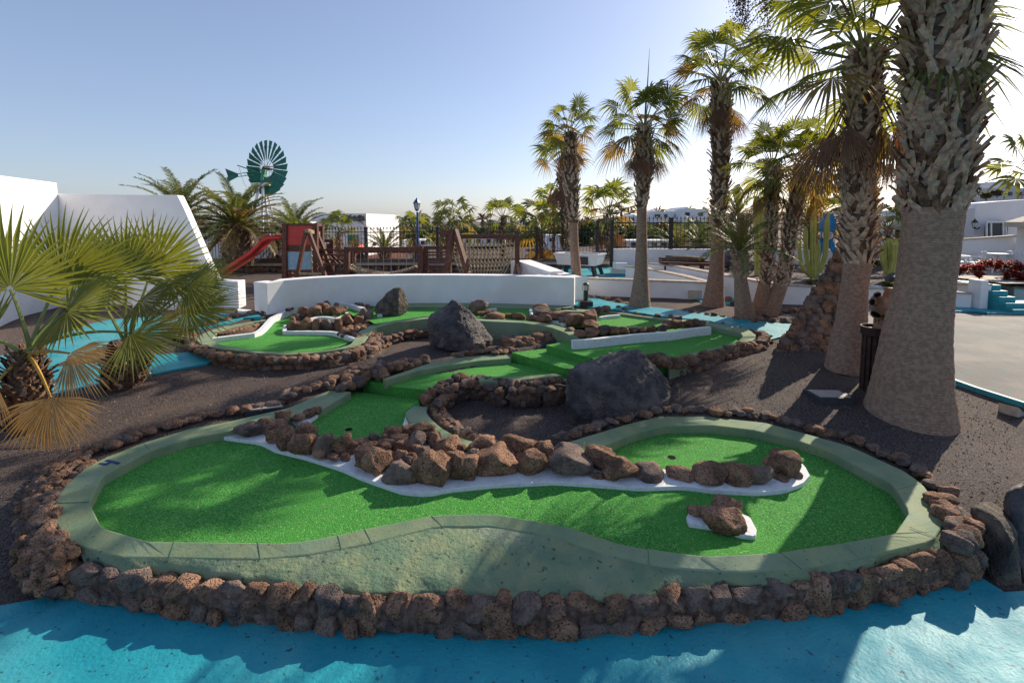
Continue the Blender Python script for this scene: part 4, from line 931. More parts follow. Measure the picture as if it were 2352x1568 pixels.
# foreground young palms, each leaf its own part
def young_palm(label, foot_px, top_px, rpx, leaves, seed, Y):
    rs = random.Random(seed); b = PD(*foot_px, Y); b.z = G(b.x, b.y); top = PD(*top_px, Y)
    root = thing('young_fan_palm', b, label, 'palm tree')
    path = [b - Vector((0, 0, .05)), b.lerp(top, .33), b.lerp(top, .66), top + Vector((0, 0, .02))]; rr = [S(r_, Y) for r_ in rpx]
    mb = MB(); mb.mi = 2; mb.tube(path, [q * .85 for q in rr], 14); boots(mb, path, rr, .05, 1, 17, 14, .12, rs, flare=.5, mats=(0, 1)); mb.build('trunk', [M_bootr, M_boot, M_core], root)
    for hub, dY, axis, nrm, Rp, spread, kind, sagp in leaves:
        if kind == 3 and dY > .25: continue
        h = PD(hub[0], hub[1], Y + dY); Rm = S(Rp * 1.08, Y + dY); st = top + Vector((rs.uniform(-.05, .05), rs.uniform(-.05, .05), 0))
        mid = st.lerp(h, .5) + Vector((0, 0, sagp)); pts = []
        for k in range(9):
            t = k / 8; pts.append(st * (1 - t) ** 2 + mid * 2 * t * (1 - t) + h * t * t)
        mb = MB(); mb.mi = 1 if kind != 2 else 2; mb.tube(pts, [.026 - .014 * k / 8 for k in range(9)], 5, cap=False); mb.mi = 0
        fan(mb, h, Vector(axis), Vector(nrm), Rm, spread=spread, n=36, droop=.04 if kind != 2 else .22, rs=rs, split=.58, wmul=.95)
        fan(mb, h, Vector(axis), Vector(nrm) + Vector((.1, .1, .1)), Rm * .85, spread=spread * .9, n=9, droop=.2, rs=rs, split=.3, wmul=.25)
        mb.build('leaf', [{0: L_ygreen, 1: L_bright, 2: L_gold, 3: L_dark, 4: L_brown}[kind], M_stem, M_stemy], root)
Y1 = PG(60, 1003).y + .15
young_palm('squat young fan palm at the left edge with a dead golden leaf hanging down', (62, 1000), (60, 812), [34, 40, 38, 27], [
    ((23,664),.0,(.05,-.1,1),(.15,-1,-.1),185,112,0,.15), ((153,716),-.25,(.95,-.1,.35),(.0,-.7,.8),150,120,1,.1), ((140,640),.5,(.35,.1,1),(.1,-1,.1),165,100,0,.1),
    ((116,913),-.35,(.1,-.25,-1),(.15,-1,.25),128,88,2,.16), ((298,765),.1,(1,-.1,-.25),(.1,-.6,.9),130,78,1,.22), ((159,811),-.2,(.8,-.2,-.55),(.1,-1,.3),105,70,2,.06),
    ((-40,640),.3,(-.3,.1,1),(.1,-1,.1),180,110,3,.1), ((80,600),.8,(.1,.2,1),(0,-1,.1),150,100,3,.1), ((-30,780),-.2,(-.9,-.2,.1),(0,-.9,.5),150,100,0,.1), ((-10,880),-.3,(-.5,-.3,-.9),(.1,-1,.2),100,60,2,.05),
    ((60,700),.6,(.4,.5,.6),(0,-.9,.4),150,110,3,.1), ((200,650),.6,(.6,.3,.8),(-.1,-1,.3),150,95,0,.12)], 71, Y1)
Y2 = PG(285, 893).y + .12
young_palm('squat young fan palm behind, its leaves spreading over the blue path', (285, 890), (292, 800), [36, 46, 40, 24], [
    ((289,630),.1,(.15,.0,1),(.1,-1,.1),140,105,0,.12), ((235,628),.3,(.45,.1,1),(.1,-1,.2),140,100,3,.1), ((350,620),.35,(.4,.0,1),(.1,-1,.1),135,105,0,.12), ((392,650),.2,(1,.0,.25),(0,-.5,1),125,95,0,.12),
    ((434,655),.0,(1,-.1,.25),(-.2,-.7,.8),118,82,0,.1), ((430,711),-.2,(1,-.15,.0),(.1,-.6,.8),120,92,0,.08), ((352,757),-.2,(.9,-.1,.4),(.1,-1,.2),95,28,2,.04), ((320,690),-.3,(1,-.2,.2),(.0,-.6,.9),120,85,1,.1),
    ((410,690),.4,(1,.2,.2),(0,-.4,1),105,80,1,.1), ((200,640),.2,(-.5,.1,.9),(0,-1,.1),125,100,0,.1)], 72, Y2)

# ------------------------------------------------------------------ white walls
def one(name, mb, m, label, cat, group=None, bevel=0, smooth=False):
    o = mb.build(name, m, bevel=bevel, smooth=smooth); return tag(o, label, cat, group)
def wall_px(pts, th, z0=.3):
    """pts: (x_px, y_top_px, Y) along the top front edge; returns builder of a wall with its own thickness behind"""
    mb = MB(); a = [PD(x, y, Y) for x, y, Y in pts]; n = len(a); vs = []
    for i, p in enumerate(a):
        d = a[min(i + 1, n - 1)] - a[max(i - 1, 0)]; nn = Vector((-d.y, d.x, 0)).normalized() * th
        vs += [Vector((p.x, p.y, z0)), p, p + nn, Vector((p.x + nn.x, p.y + nn.y, z0))]
    fs = []
    for i in range(n - 1):
        k = 4 * i; fs += [(k + j, k + 4 + j, k + 5 + j, k + 1 + j) for j in range(3)]
    fs += [(0, 1, 2, 3), (4 * n - 1, 4 * n - 2, 4 * n - 3, 4 * n - 4)]
    mb.add(vs, fs); return mb
cw = [(582,647,10.35),(611,650,10.05),(652,643.5,10.35),(720,638,10.7),(817,633.5,11.0),(950,631.8,11.2),(1031,631.6,11.25),(1130,632.5,11.2),(1220,634.5,11.05),(1319,637.5,10.85)]
one('garden_wall', wall_px(cw, .32), M_white, 'long low curved white wall running behind the back minigolf lane', 'wall', bevel=.015)
one('garden_wall', wall_px([(300,640,10.6),(440,642,10.6),(533,646,10.6),(546,646,10.6)], .3, .3), M_white, 'end of a white wall behind the young palm leaves, left of the curved wall', 'wall', bevel=.01)
# white threshold between them
mb = MB(); mb.prism(gpts([(546,713),(583,716),(590,721),(546,719)]), .5, .66); one('step', mb, M_white, 'white threshold slab in the gap between the two white walls', 'step')
mb = MB(); mb.prism([PD(480,650,13.5), PD(600,650,13.5), P(600,722,.62), P(480,722,.62)], None); one('gravel_bank', mb, M_gravel, None, None); bpy.data.objects['gravel_bank']['kind'] = 'structure'
for k in ('label', 'category'):
    if k in bpy.data.objects['gravel_bank']: del bpy.data.objects['gravel_bank'][k]
# stepped walls behind right end of the curved wall
m = wall_px([(1173,598,14.2),(1185,598,13.6),(1255,622,12.6),(1262,624,12.5)], .5, .4); one('garden_wall', m, M_white, 'higher white ramp wall between climbing net and pool table terrace', 'wall', bevel=.01)
m = wall_px([(1262,632,12.4),(1270,626,12.9),(1305,637,11.9),(1316,636,11.6)], .4, .4); one('garden_wall', m, M_white, 'short white wall step just behind the right end of the curved wall', 'wall', bevel=.01)
# sloped white building at the left
bl = thing('white_building', PD(250, 720, 10.6), 'white rendered building with slanted buttress edge behind the young palms', 'building')
w2 = [(112,444.5),(260,446.5),(407,448),(422,478),(481,612),(525,700),(540,735),(112,760)]
mb = MB(); f_ = [PD(x, y, 11.2) for x, y in w2]; b_ = [p + Vector((-.05, .30, 0)) for p in f_]; n = len(f_)
mb.add(f_ + b_, [tuple(range(n))[::-1], tuple(range(n, 2 * n))] + [(i, (i + 1) % n, n + (i + 1) % n, n + i) for i in range(n)]); mb.build('buttress_wall', M_white, bl, bevel=.02)
mb = MB(); t = [PD(131,420,11.2), PD(0,403,9.6), PD(-200,378,7.6)]
vs = []
for p in t: vs += [Vector((p.x, p.y, 0)), p, p + Vector((-1.2, 0, 0)), Vector((p.x - 1.2, p.y, 0))]
mb.add(vs, [(4 * i + j, 4 * i + 4 + j, 4 * i + 5 + j, 4 * i + 1 + j) for i in range(2) for j in range(3)] + [(0, 1, 2, 3), (11, 10, 9, 8)]); mb.build('side_wall', M_white, bl, bevel=.02)
mb = MB(); mb.box(PD(385, 600, 11.17), (S(140, 11), .06, .06)); mb.build('window_ledge', M_dkgrey, bl)

# ------------------------------------------------------------------ iron fence on stone wall
def fence_span(parent, a, b, h, step, name='picket_panel', spike=True):
    mb = MB(); d = (b - a); n = max(1, int(Vector((d.x, d.y)).length / step))
    for z in (.08, h - .12): mb.beam(a + Vector((0, 0, z)), b + Vector((0, 0, z)), .03, .035)
    for i in range(n):
        p = a.lerp(b, (i + .5) / n); mb.box(p + Vector((0, 0, h / 2)), (.014, .014, h))
        if spike: mb.lathe([(.012, 0), (.03, .03), (.002, .11)], p + Vector((0, 0, h)), 4); mb.lathe([(.012, 0), (.026, .02), (.012, .04)], p + Vector((0, 0, h * .55)), 4)
    mb.build(name, M_iron, parent)
YF = 19.0
fn = thing('iron_fence', PD(800, 605, YF), 'long black iron picket fence behind the wooden playground', 'fence')
pp = [(420,607),(639,607),(842,606),(1006,603),(1232,601),(1372,600)]
for (x0, y0), (x1, y1) in zip(pp, pp[1:]): fence_span(fn, PD(x0, y0, YF), PD(x1, y1, YF), S(y0 - 527, YF), .125)
for x, y in pp[1:]:
    mb = MB(); h = S(y - 521, YF); mb.box(PD(x, y, YF) + Vector((0, 0, h / 2)), (.09, .09, h)); mb.build('post', M_iron, fn)
fn2 = thing('iron_fence', PD(1540, 572, YF), 'black iron picket fence standing on the white terrace wall', 'fence')
q2 = [PD(1372, 600, 20.5), PD(1404, 572, 16.5)]
fence_span(fn2, Vector((q2[0].x, q2[0].y, 1.2)), Vector((q2[1].x, q2[1].y, 1.2)), 1.45, .45)
p3 = [(1404,572),(1540,572),(1700,573),(1860,574),(1990,575)]
for (x0, y0), (x1, y1) in zip(p3, p3[1:]): fence_span(fn2, PD(x0, y0, 16.5), PD(x1, y1, 16.5), S(68, 16.5), .13)
for x, y, h, Y in ((1372,600,92,19.0),(1404,613,108,16.4),(1540,572,72,16.5),(1700,573,72,16.5),(1860,574,72,16.5)):
    mb = MB(); mb.box(PD(x, y, Y) + Vector((0, 0, S(h, Y) / 2)), (.10, .10, S(h, Y))); mb.build('post', M_iron, fn2)
sw = thing('stone_wall', PD(800, 640, 18.6), 'low lava stone wall with white coping below the iron fence', 'stone wall')
mb = MB(); rs = random.Random(3); x = 420
while x < 1400:
    for c in range(2):
        wd_ = rs.uniform(14, 24); z = PD(x, 632 - c * 13, 18.7); mb.mi = rs.random() < .4
        mb.rock(z + Vector((0, 0, -.02)), (S(wd_, 18.7) * .52, .12, .15), rs.randint(0, 9999), 2, cuts=8)
    x += 15
mb.mi = 2; a = PD(410, 612, 18.75); b = PD(1404, 612, 18.75); mb.beam(Vector((a.x, 18.85, .75)), Vector((b.x, 18.85, .75)), .2, .75); mb.build('stones', [M_rock, M_rockd, M_mortar], sw, smooth=True)
mb = MB(); mb.beam(PD(405, 608, 18.8), PD(1404, 603, 18.8), .42, .09); mb.build('coping', M_cop, sw)
# playground floor and far gravel
def flat(name, px, z, m_, kind='structure'):
    mb = MB(); mb.prism([P(x, y, z) for x, y in px], None); o = mb.build(name, m_); tag(o, kind=kind)
flat('playground_floor', [(560,665),(1190,655),(1330,640),(1330,628),(440,628),(440,640)], .70, M_gravel)

# ------------------------------------------------------------------ wooden playground
YT = 13.2
def bm_px(mb, a, b, Ya, Yb, w_, h_=None): mb.beam(PD(a[0], a[1], Ya), PD(b[0], b[1], Yb), w_, h_ or w_)
tw = thing('play_tower', PD(695, 645, YT), 'wooden play tower with red upper panel and faded blue lower panel', 'play tower')
for x, Y, yt in ((655,YT,514),(725,YT,514),(667,YT+1,520),(738,YT+1,516)):
    mb = MB(); bm_px(mb, (x, 652), (x, yt), Y, Y, .13); mb.build('post', M_wood, tw)
mb = MB(); mb.box(PD(690, 540, YT), (S(62, YT), .03, S(46, YT))); mb.build('upper_panel', M_red, tw)
mb = MB(); mb.box(PD(691.5, 598.5, YT), (S(60, YT), .03, S(43, YT))); mb.build('lower_panel', M_ltblue, tw)
mb = MB()
for y in (516, 565.5, 575, 622, 632): bm_px(mb, (655, y), (725, y), YT + .003, YT + .003, .05, .07)
for y in (516, 565, 600): bm_px(mb, (727, y), (738, y + 1), YT, YT + 1, .05, .08)
mb.build('rail', M_wood, tw)
mb = MB(); mb.box(PD(698, 568, YT + .5), (S(76, YT), 1.0, .05)); mb.build('platform', M_wood, tw)
sl_ = MB(); sp = [(652,548),(625,549),(612,556),(600,570),(585,584),(560,600),(535,617),(512,632)]
a = [PD(x, y, YT + .25) for x, y in sp]; vs = []
for p in a: vs += [p + Vector((0, -.28, .11)), p + Vector((0, -.25, .02)), p + Vector((0, .25, .02)), p + Vector((0, .28, .11)), p + Vector((0, .25, -.02)), p + Vector((0, -.25, -.02))]
sl_.add(vs, [(6 * i + j, 6 * i + 6 + j, 6 * i + 6 + (j + 1) % 6, 6 * i + (j + 1) % 6) for i in range(len(a) - 1) for j in (0, 1, 2, 3, 4, 5)])
sl_.build('slide', M_red, tw, smooth=True)
sw_ = thing('swing_frame', PD(715, 640, 12.6), 'small wooden A frame with hanging knotted ropes in front of the tower', 'climbing frame')
for a, b, Y0, Y1 in (((703,530),(680,648),12.6,12.6),((708,530),(752,648),12.6,12.6),((728,535),(705,640),13.6,13.6),((728,535),(770,640),13.6,13.6)):
    mb = MB(); bm_px(mb, a, b, Y0, Y1, .11, .08); mb.build('leg', M_wood, sw_)
mb = MB(); bm_px(mb, (704,530), (731,536), 12.5, 13.7, .1, .1); bm_px(mb, (685,629), (746,628), 12.6, 12.6, .08, .06); mb.build('crossbar', M_woodl, sw_)
for x, y0, y1, Y in ((716,536,632,12.9),(729,538,640,13.3)):
    mb = MB(); mb.tube([PD(x, y0, Y), PD(x - 1, (y0 + y1) / 2, Y), PD(x + 2, y1, Y)], .018, 5)
    for k in range(4): mb.lathe([(.015, -.04), (.04, 0), (.015, .04)], PD(x, y0 + (y1 - y0) * (.4 + .15 * k), Y), 6)
    mb.build('rope', M_rope, sw_)
br = thing('rope_bridge', PD(880, 640, 13.2), 'wooden handrails with sagging plank bridge between brown posts', 'play bridge')
for x, yt in ((797,567),(811,572),(966,565),(978,572)):
    mb = MB(); Y = 13.2 if x in (797, 966) else 14.0; bm_px(mb, (x, 650), (x, yt), Y, Y, .14); mb.build('post', M_wood, br)
mb = MB(); bm_px(mb, (797,573), (966,572), 13.15, 13.15, .07, .12); mb.build('handrail', M_wood, br)
mb = MB(); bm_px(mb, (811,577), (978,577), 14.0, 14.0, .07, .1); mb.build('handrail', M_wood, br)
mb = MB()
for i in range(29):
    t = i / 28; x = 802 + 158 * t; y = 610 + 18 * (1 - (2 * t - 1) ** 2); sl2 = -(2 * t - 1) * -36 * 2 / 158
    p = PD(x, y, 13.6); M_ = Matrix.Rotation(math.atan((2 * t - 1) * -.45) * -1, 3, 'Y') @ Matrix.Identity(3)
    mb.box(p, (.075, .8, .035), M=M_)
mb.build('planks', M_woodl, br)
for i in range(9):
    t = (i + .5) / 9; x = 802 + 158 * t; y = 610 + 18 * (1 - (2 * t - 1) ** 2)
    if i == 0: mb = MB()
    mb.tube([PD(x, y, 13.2), PD(x, 575, 13.15)], .009, 4)
mb.build('suspension_ropes', M_rope, br)
rl = thing('ladder_rails', PD(765, 640, 13.5), 'horizontal rails with leaning ladder between tower and bridge', 'play fence')
for y in (574, 585, 596, 607, 627):
    mb = MB(); bm_px(mb, (733, y), (795, y + .5), 13.4, 13.3, .05, .05); mb.build('rail', M_wood, rl)
mb = MB(); bm_px(mb, (740,575), (780,612), 14.1, 14.1, .06, .06); bm_px(mb, (748,572), (790,612), 14.6, 14.6, .06, .06); mb.build('ladder', M_wood, rl)
for x in (763, 755): mb = MB(); bm_px(mb, (x,650), (x,553 if x == 763 else 560), 14.6, 14.6, .1); mb.build('post', M_wood, rl)
mb = MB(); bm_px(mb, (738,553), (765,553), 14.6, 14.6, .09); mb.build('top_beam', M_wood, rl)
r2_ = thing('rail_panel', PD(1000, 640, 13.3), 'panel of close horizontal wooden bars left of the climbing net', 'play fence')
for i, y in enumerate((569, 580, 586, 595, 604, 612, 619, 627, 634)):
    mb = MB(); bm_px(mb, (968, y), (1028, y - 1), 13.3, 13.3, .05, .045 if i else .08); mb.build('bar', M_wood, r2_)
cn = thing('climbing_net', PD(1100, 640, 13.2), 'rope climbing net hung from a wooden frame with A shaped left end', 'climbing net')
for a, b in (((1040,527),(1022,650)),((1045,527),(1082,650))):
    mb = MB(); bm_px(mb, a, b, 12.7, 12.5, .16, .1); mb.build('leg', M_wood, cn)
mb = MB(); bm_px(mb, (1030,535), (1032,650), 13.8, 13.8, .2, .12); mb.build('leg', M_wood, cn)
mb = MB(); bm_px(mb, (1188,530), (1188,650), 13.4, 13.4, .13); bm_px(mb, (1187,606), (1178,652), 13.3, 12.6, .08); bm_px(mb, (1187,606), (1196,652), 13.3, 12.6, .08); mb.build('post', M_wood, cn)
for q in (((1045,543), (1188,544), 13.4, 13.4, .1, .12), ((1014,534), (1046,531), 12.9, 12.7, .2, .1), ((1020,631), (1078,629), 12.6, 12.6, .08, .05)): mb = MB(); bm_px(mb, *q); mb.build('beam', M_wood, cn)
mb = MB(); Lx = lambda v: 1043 + 0 + (-4 * math.sin(v * 3.1)) + 12 * v * v * 1.8; Rx = lambda v: 1184 - 10 * math.sin(v * 1.6) - 22 * v ** 3
def netp(u, v):
    x = Lx(v) * (1 - u) + Rx(v) * u; y = 546 + 92 * v + 6 * math.sin(math.pi * u) * (1 - v); return PD(x, y, 13.4 + .55 * math.sin(v * 2.6) - .25 * v)
for i in range(16): mb.tube([netp(i / 15, v / 12) for v in range(13)], .02, 4, cap=False)
for j in range(1, 9):
    pts = []
    for i in range(31):
        p = netp(i / 30, j / 9); p.z -= .05 * abs(math.sin(i / 30 * 15 * math.pi)) ; pts.append(p)
    mb.tube(pts, .02, 4, cap=False)
mb.build('net', M_rope, cn)

# ------------------------------------------------------------------ windmill
YM = 26.0; hub = PD(612.4, 386, YM)
wm = thing('wind_pump', PD(604, 610, YM), 'green multi blade wind pump with tail vane on white legs', 'windmill')
MR = Matrix.Rotation(R(-22), 3, 'Z')
for i in range(24):
    a0 = 2 * math.pi * i / 24; mb = MB(); vs = []
    for r_, hw in ((.50, .055), (.95, .11), (1.46, .175)):
        for s_ in (-1, 1):
            q = Vector((r_ * math.cos(a0) - s_ * hw * math.sin(a0), s_ * .035 * r_, r_ * math.sin(a0) + s_ * hw * math.cos(a0))); vs.append(hub + MR @ q)
    th_ = MR @ Vector((0, .01, 0)); vs = vs + [v + th_ for v in vs]
    mb.add(vs, [(0, 1, 3, 2), (2, 3, 5, 4), (7, 6, 8, 9), (9, 8, 10, 11), (0, 2, 8, 6), (2, 4, 10, 8), (1, 7, 9, 3), (3, 9, 11, 5), (4, 5, 11, 10)]); mb.build('blade', M_mill, wm)
mb = MB()
for rr_ in (.47, 1.12):
    pts = [hub + MR @ Vector((rr_ * math.cos(2 * math.pi * k / 36), .03, rr_ * math.sin(2 * math.pi * k / 36))) for k in range(37)]; mb.tube(pts, .012, 4, cap=False)
for k in range(8):
    a0 = 2 * math.pi * k / 8 + .1
    for y in (-.08, .12): mb.tube([hub + MR @ Vector((.05 * math.cos(a0 + .6), y, .05 * math.sin(a0 + .6))), hub + MR @ Vector((1.2 * math.cos(a0), .02, 1.2 * math.sin(a0)))], .012, 4, cap=False)
mb.build('wheel_spokes', M_iron, wm)
mb = MB(); ax = [hub + MR @ Vector((0, y, 0)) for y in (-.2, .1, .35)]; mb.tube(ax, [.08, .12, .09], 10); mb.build('hub', M_iron, wm)
mb = MB(); tv = [PD(517,387,YM+.9), PD(518,421,YM+.9), PD(547,406,YM+.6), PD(547,399,YM+.6), PD(523,404,YM+.9)]
f2 = [tv[0], tv[4], tv[1], tv[2], tv[3]]; mb.add(f2 + [p + Vector((0, .02, 0)) for p in f2], [(0, 1, 3, 4), (1, 2, 3), (5, 6, 8, 9)[::-1], (6, 7, 8)[::-1]] + [(i, (i + 1) % 5, 5 + (i + 1) % 5, 5 + i) for i in range(5)]); mb.build('tail_vane', M_mill, wm)
mb = MB(); mb.tube([PD(547,399,YM+.6), PD(600,392,YM+.3)], .02, 5); mb.tube([PD(547,406,YM+.6), PD(600,399,YM+.3)], .02, 5); mb.tube([PD(545,380,YM+.2), PD(606,400,YM+.2)], .03, 5)
for k in range(5): mb.tube([PD(550 + 10 * k, 399 - k * 1.2, YM+.5), PD(556 + 10 * k, 405 - k, YM+.5)], .012, 4)
mb.tube([PD(549,384,YM+.3), PD(560,420,YM+.3), PD(575,445,YM+.2)], .008, 4); mb.build('tail_boom', M_milll, wm)
mb = MB(); mb.beam(PD(600,422,YM+.25), PD(605,385,YM+.25), .12, .12); mb.beam(PD(604,415,YM+.2), PD(607,390,YM+.2), .28, .16); mb.build('gearbox', M_milll, wm)
for a, b, dy in (((596,424),(584,480),-.3),((604,424),(603,480),-.5),((612,424),(624,480),.3),((606,424),(612,480),.6)):
    pa = PD(*a, YM + dy * .3); pb = PD(*b, YM + dy); d = pb - pa; mb = MB(); mb.beam(pa, pa + d * 3.3, .11, .11); mb.build('leg', M_white, wm)
mb = MB(); mb.box(PD(604, 424, YM), (.95, .7, .14)); mb.build('top_plate', M_white, wm)

# ------------------------------------------------------------------ street lamp
YL = 20.0
lp = thing('street_lamp', PD(961, 600, YL), 'tall blue lamp post with lantern rising above the play bridge', 'street lamp')
mb = MB(); a = PD(961, 605, YL); b = PD(958.5, 487, YL); mb.tube([a, a.lerp(b, .25), a.lerp(b, .27), b], [.085, .075, .05, .045], 10); mb.build('pole', M_cobalt, lp)
def lantern(parent, c, s_, m1=M_frost):
    mb = MB(); mb.lathe([(.10 * s_, 0), (.17 * s_, .32 * s_)], c, 6); mb.build('lantern_glass', m1, parent)
    mb = MB(); mb.lathe([(.2 * s_, .32 * s_), (.19 * s_, .35 * s_), (.09 * s_, .5 * s_), (.03 * s_, .54 * s_), (.035 * s_, .58 * s_), (.005, .64 * s_)], c, 6); mb.lathe([(.03 * s_, -.1 * s_), (.11 * s_, -.01 * s_), (.11 * s_, .01 * s_)], c, 6)
    for k in range(6):
        a0 = math.pi / 3 * k; mb.tube([c + Vector((.102 * s_ * math.cos(a0), .102 * s_ * math.sin(a0), 0)), c + Vector((.172 * s_ * math.cos(a0), .172 * s_ * math.sin(a0), .32 * s_))], .012 * s_, 4)
    mb.build('lantern_cap', M_cobalt if s_ > .5 else M_iron, parent)
lantern(lp, PD(957.5, 481, YL), .8)

# ------------------------------------------------------------------ ruined white house and others
hs = thing('white_house', PD(800, 600, 27), 'flat roofed white house with stained render and green shutters', 'house')
a = PD(716, 493, 27); b = PD(841, 490.5, 27); c = PD(916, 505, 33); z0 = -.5
mb = MB()
vs = [Vector((p.x, p.y, z)) for p in (a, b, Vector((c.x, c.y, b.z)), Vector((a.x, 34, b.z))) for z in (z0, b.z)]
mb.add(vs, [(0, 2, 3, 1), (2, 4, 5, 3), (4, 6, 7, 5), (6, 0, 1, 7), (1, 3, 5, 7)]); mb.build('wall', M_white, hs)
mb = MB()
for i in range(70):
    x = random.uniform(782, 834); y = 497 + random.gauss(0, 1) * 3 + (x - 782) * .06 + random.choice((0, 6)); w_ = random.uniform(.06, .22)
    mb.box(PD(x, y, 26.985 + i * .0001), (w_, .02, w_ * .6))
mb.build('stain', M_stain, hs)
mb = MB(); mb.box(PD(750, 506, 26.97), (S(21, 27), .06, S(7, 27))); mb.build('shutter', M_greenp, hs)
mb = MB(); mb.box(PD(811, 548, 26.97), (S(24, 27), .06, S(19, 27))); mb.build('shutter', M_greenp, hs)
mb = MB(); mb.box(PD(855, 560, 28.0), (.5, .04, S(10, 27))); mb.build('window', M_glass, hs)
h2 = thing('white_house', PD(500, 600, 23), 'white house wall with outside stair behind the fence left of the stout date palm', 'house')
mb = MB(); mb.box(PD(497, 572, 23) , (S(56, 23), .4, S(72, 23))); mb.build('wall', M_white, h2)
mb = MB(); mb.beam(PD(585,598,23), PD(655,548,23.2), .8, .5); mb.beam(PD(640,540,23.5), PD(720,540,23.5), .8, 1.3); mb.build('stair', M_white, h2)
dz = thing('dumper', PD(815, 590, 23.5), 'small orange dumper parked behind the iron fence', 'dumper')
mb = MB(); c = PD(812, 576, 23.5); pr = [(-.45,-.25),(-.3,.15),(.35,.3),(.42,.05),(.2,-.25)]
mb.add([c + Vector((x, y, z)) for y in (-.4, .4) for x, z in pr], [(0,1,2,3,4),(9,8,7,6,5)] + [(i, 5 + i, 5 + (i + 1) % 5, (i + 1) % 5) for i in range(5)]); mb.build('skip', M_orange, dz)
mb = MB(); mb.box(PD(822, 577, 23.8), (.5, .5, .45)); mb.box(PD(826, 566, 23.9), (.3, .4, .2)); mb.tube([PD(826,566,23.9), PD(818,556,23.9)], .03, 6); mb.build('body', M_dkgrey, dz)
for x in (803, 826):
    mb = MB(); c = PD(x, 589, 23.4); mb.tube([c, c + Vector((0, .22, 0))], .24, 14); mb.build('wheel', M_iron, dz)
# red dirt and pale paths beyond fence
flat('dirt', [(640,612),(930,598),(930,580),(760,584),(640,600)], .66, M_dirt)
flat('pavement', [(640,622),(960,604),(960,592),(800,598),(640,612)], .67, M_cop)

# ------------------------------------------------------------------ distant houses and tree belt
def house(label, x0, x1, yt, yb, Y, seed, wins=True, gable=None, matw=None, D=6):
    rs = random.Random(seed); r_ = thing('white_house', PD((x0 + x1) / 2, yb, Y), label, 'house', 'white houses in the distance')
    a = PD(x0, yt, Y); b = PD(x1, yb, Y); mb = MB(); mb.box(((a.x + b.x) / 2, Y + D / 2, (a.z + b.z) / 2), (b.x - a.x, D, a.z - b.z)); mb.build('wall', matw or M_white, r_)
    if gable:
        for gx0, gx1, gy in gable:
            mb = MB(); g = [PD(gx0, yt, Y + .05), PD((gx0 + gx1) / 2, gy, Y + .05), PD(gx1, yt, Y + .05)]
            mb.add(g + [p + Vector((0, D - .1, 0)) for p in g], [(0, 2, 1), (3, 4, 5), (0, 1, 4, 3), (1, 2, 5, 4), (2, 0, 3, 5)]); mb.build('gable', matw or M_white, r_)
    if wins:
        n = max(1, int((x1 - x0) / 22))
        for i in range(n):
            x = x0 + (x1 - x0) * (i + .5) / n + rs.uniform(-2, 2); mb = MB(); mb.box(PD(x, yt + (yb - yt) * .30, Y - .02), (S(rs.uniform(7, 13), Y), .08, S(8, Y))); mb.build('window', M_glass, r_)
house('white terrace house with dark windows on the hill, left end of the row', 1437, 1497, 496, 525, 60, 1, gable=[(1450, 1462, 492)])
house('white terrace house with gabled top in the middle of the hill row', 1497, 1565, 486, 520, 58, 2, gable=[(1503, 1516, 482)])
house('tall white terrace house at the right end of the hill row', 1565, 1625, 480, 520, 56, 3, gable=[(1571, 1585, 475)])
house('far flat white house between the low fan palms', 1172, 1205, 507, 525, 90, 4)
house('far white house with low gable left of the low fan palm', 1032, 1075, 514, 530, 90, 5, gable=[(1040, 1060, 509)])
house('long low white building beyond the fence behind the pool table', 1400, 1560, 552, 580, 30, 6, D=2)
house('white cottage beyond the fence left of the pool table', 1255, 1300, 540, 575, 32, 7, D=3)
house('low white building glimpsed behind the climbing net', 985, 1160, 548, 566, 34, 8, D=3)
house('low white cottage beyond the fence behind the lamp post', 925, 985, 551, 572, 34, 15, D=3)
house('beige stepped house up the slope at the far right', 2240, 2420, 432, 475, 30, 9, gable=[(2290, 2340, 415)], matw=M_slope)
def clump(mb, c, r_, n, rs, s_=.12):
    for _ in range(n):
        d = Vector((rs.gauss(0, 1), rs.gauss(0, 1), rs.gauss(0, 1))).normalized() * r_ * rs.random() ** .4; d.z *= .75
        p = c + d; a = Vector((rs.gauss(0, 1), rs.gauss(0, 1), rs.gauss(0, 1))).normalized() * s_; b = Vector((rs.gauss(0, 1), rs.gauss(0, 1), rs.gauss(0, 1))).normalized() * s_ * .6
        mb.add([p - a, p + b, p + a, p - b], [(0, 1, 2, 3)])
rs = random.Random(44); mb = MB()
x = 880
while x < 1700:
    Y = rs.uniform(34, 52); yt = 532 + rs.uniform(-14, 6) - (12 if 1200 < x < 1450 else 0) - (10 if x > 1450 else 0); rr_ = S(rs.uniform(14, 26), Y); mb.mi = rs.random() < .4
    c = PD(x, yt + 12, Y); clump(mb, c, rr_, 260, rs, s_=Y * .0045); clump(mb, c - Vector((0, 0, rr_)), rr_ * 1.2, 200, rs, s_=Y * .005); x += rs.uniform(9, 17)
o = mb.build('distant_trees', [M_bush, M_bushb]); tag(o, kind='stuff')
mb = MB(); rs = random.Random(45)
x = 925
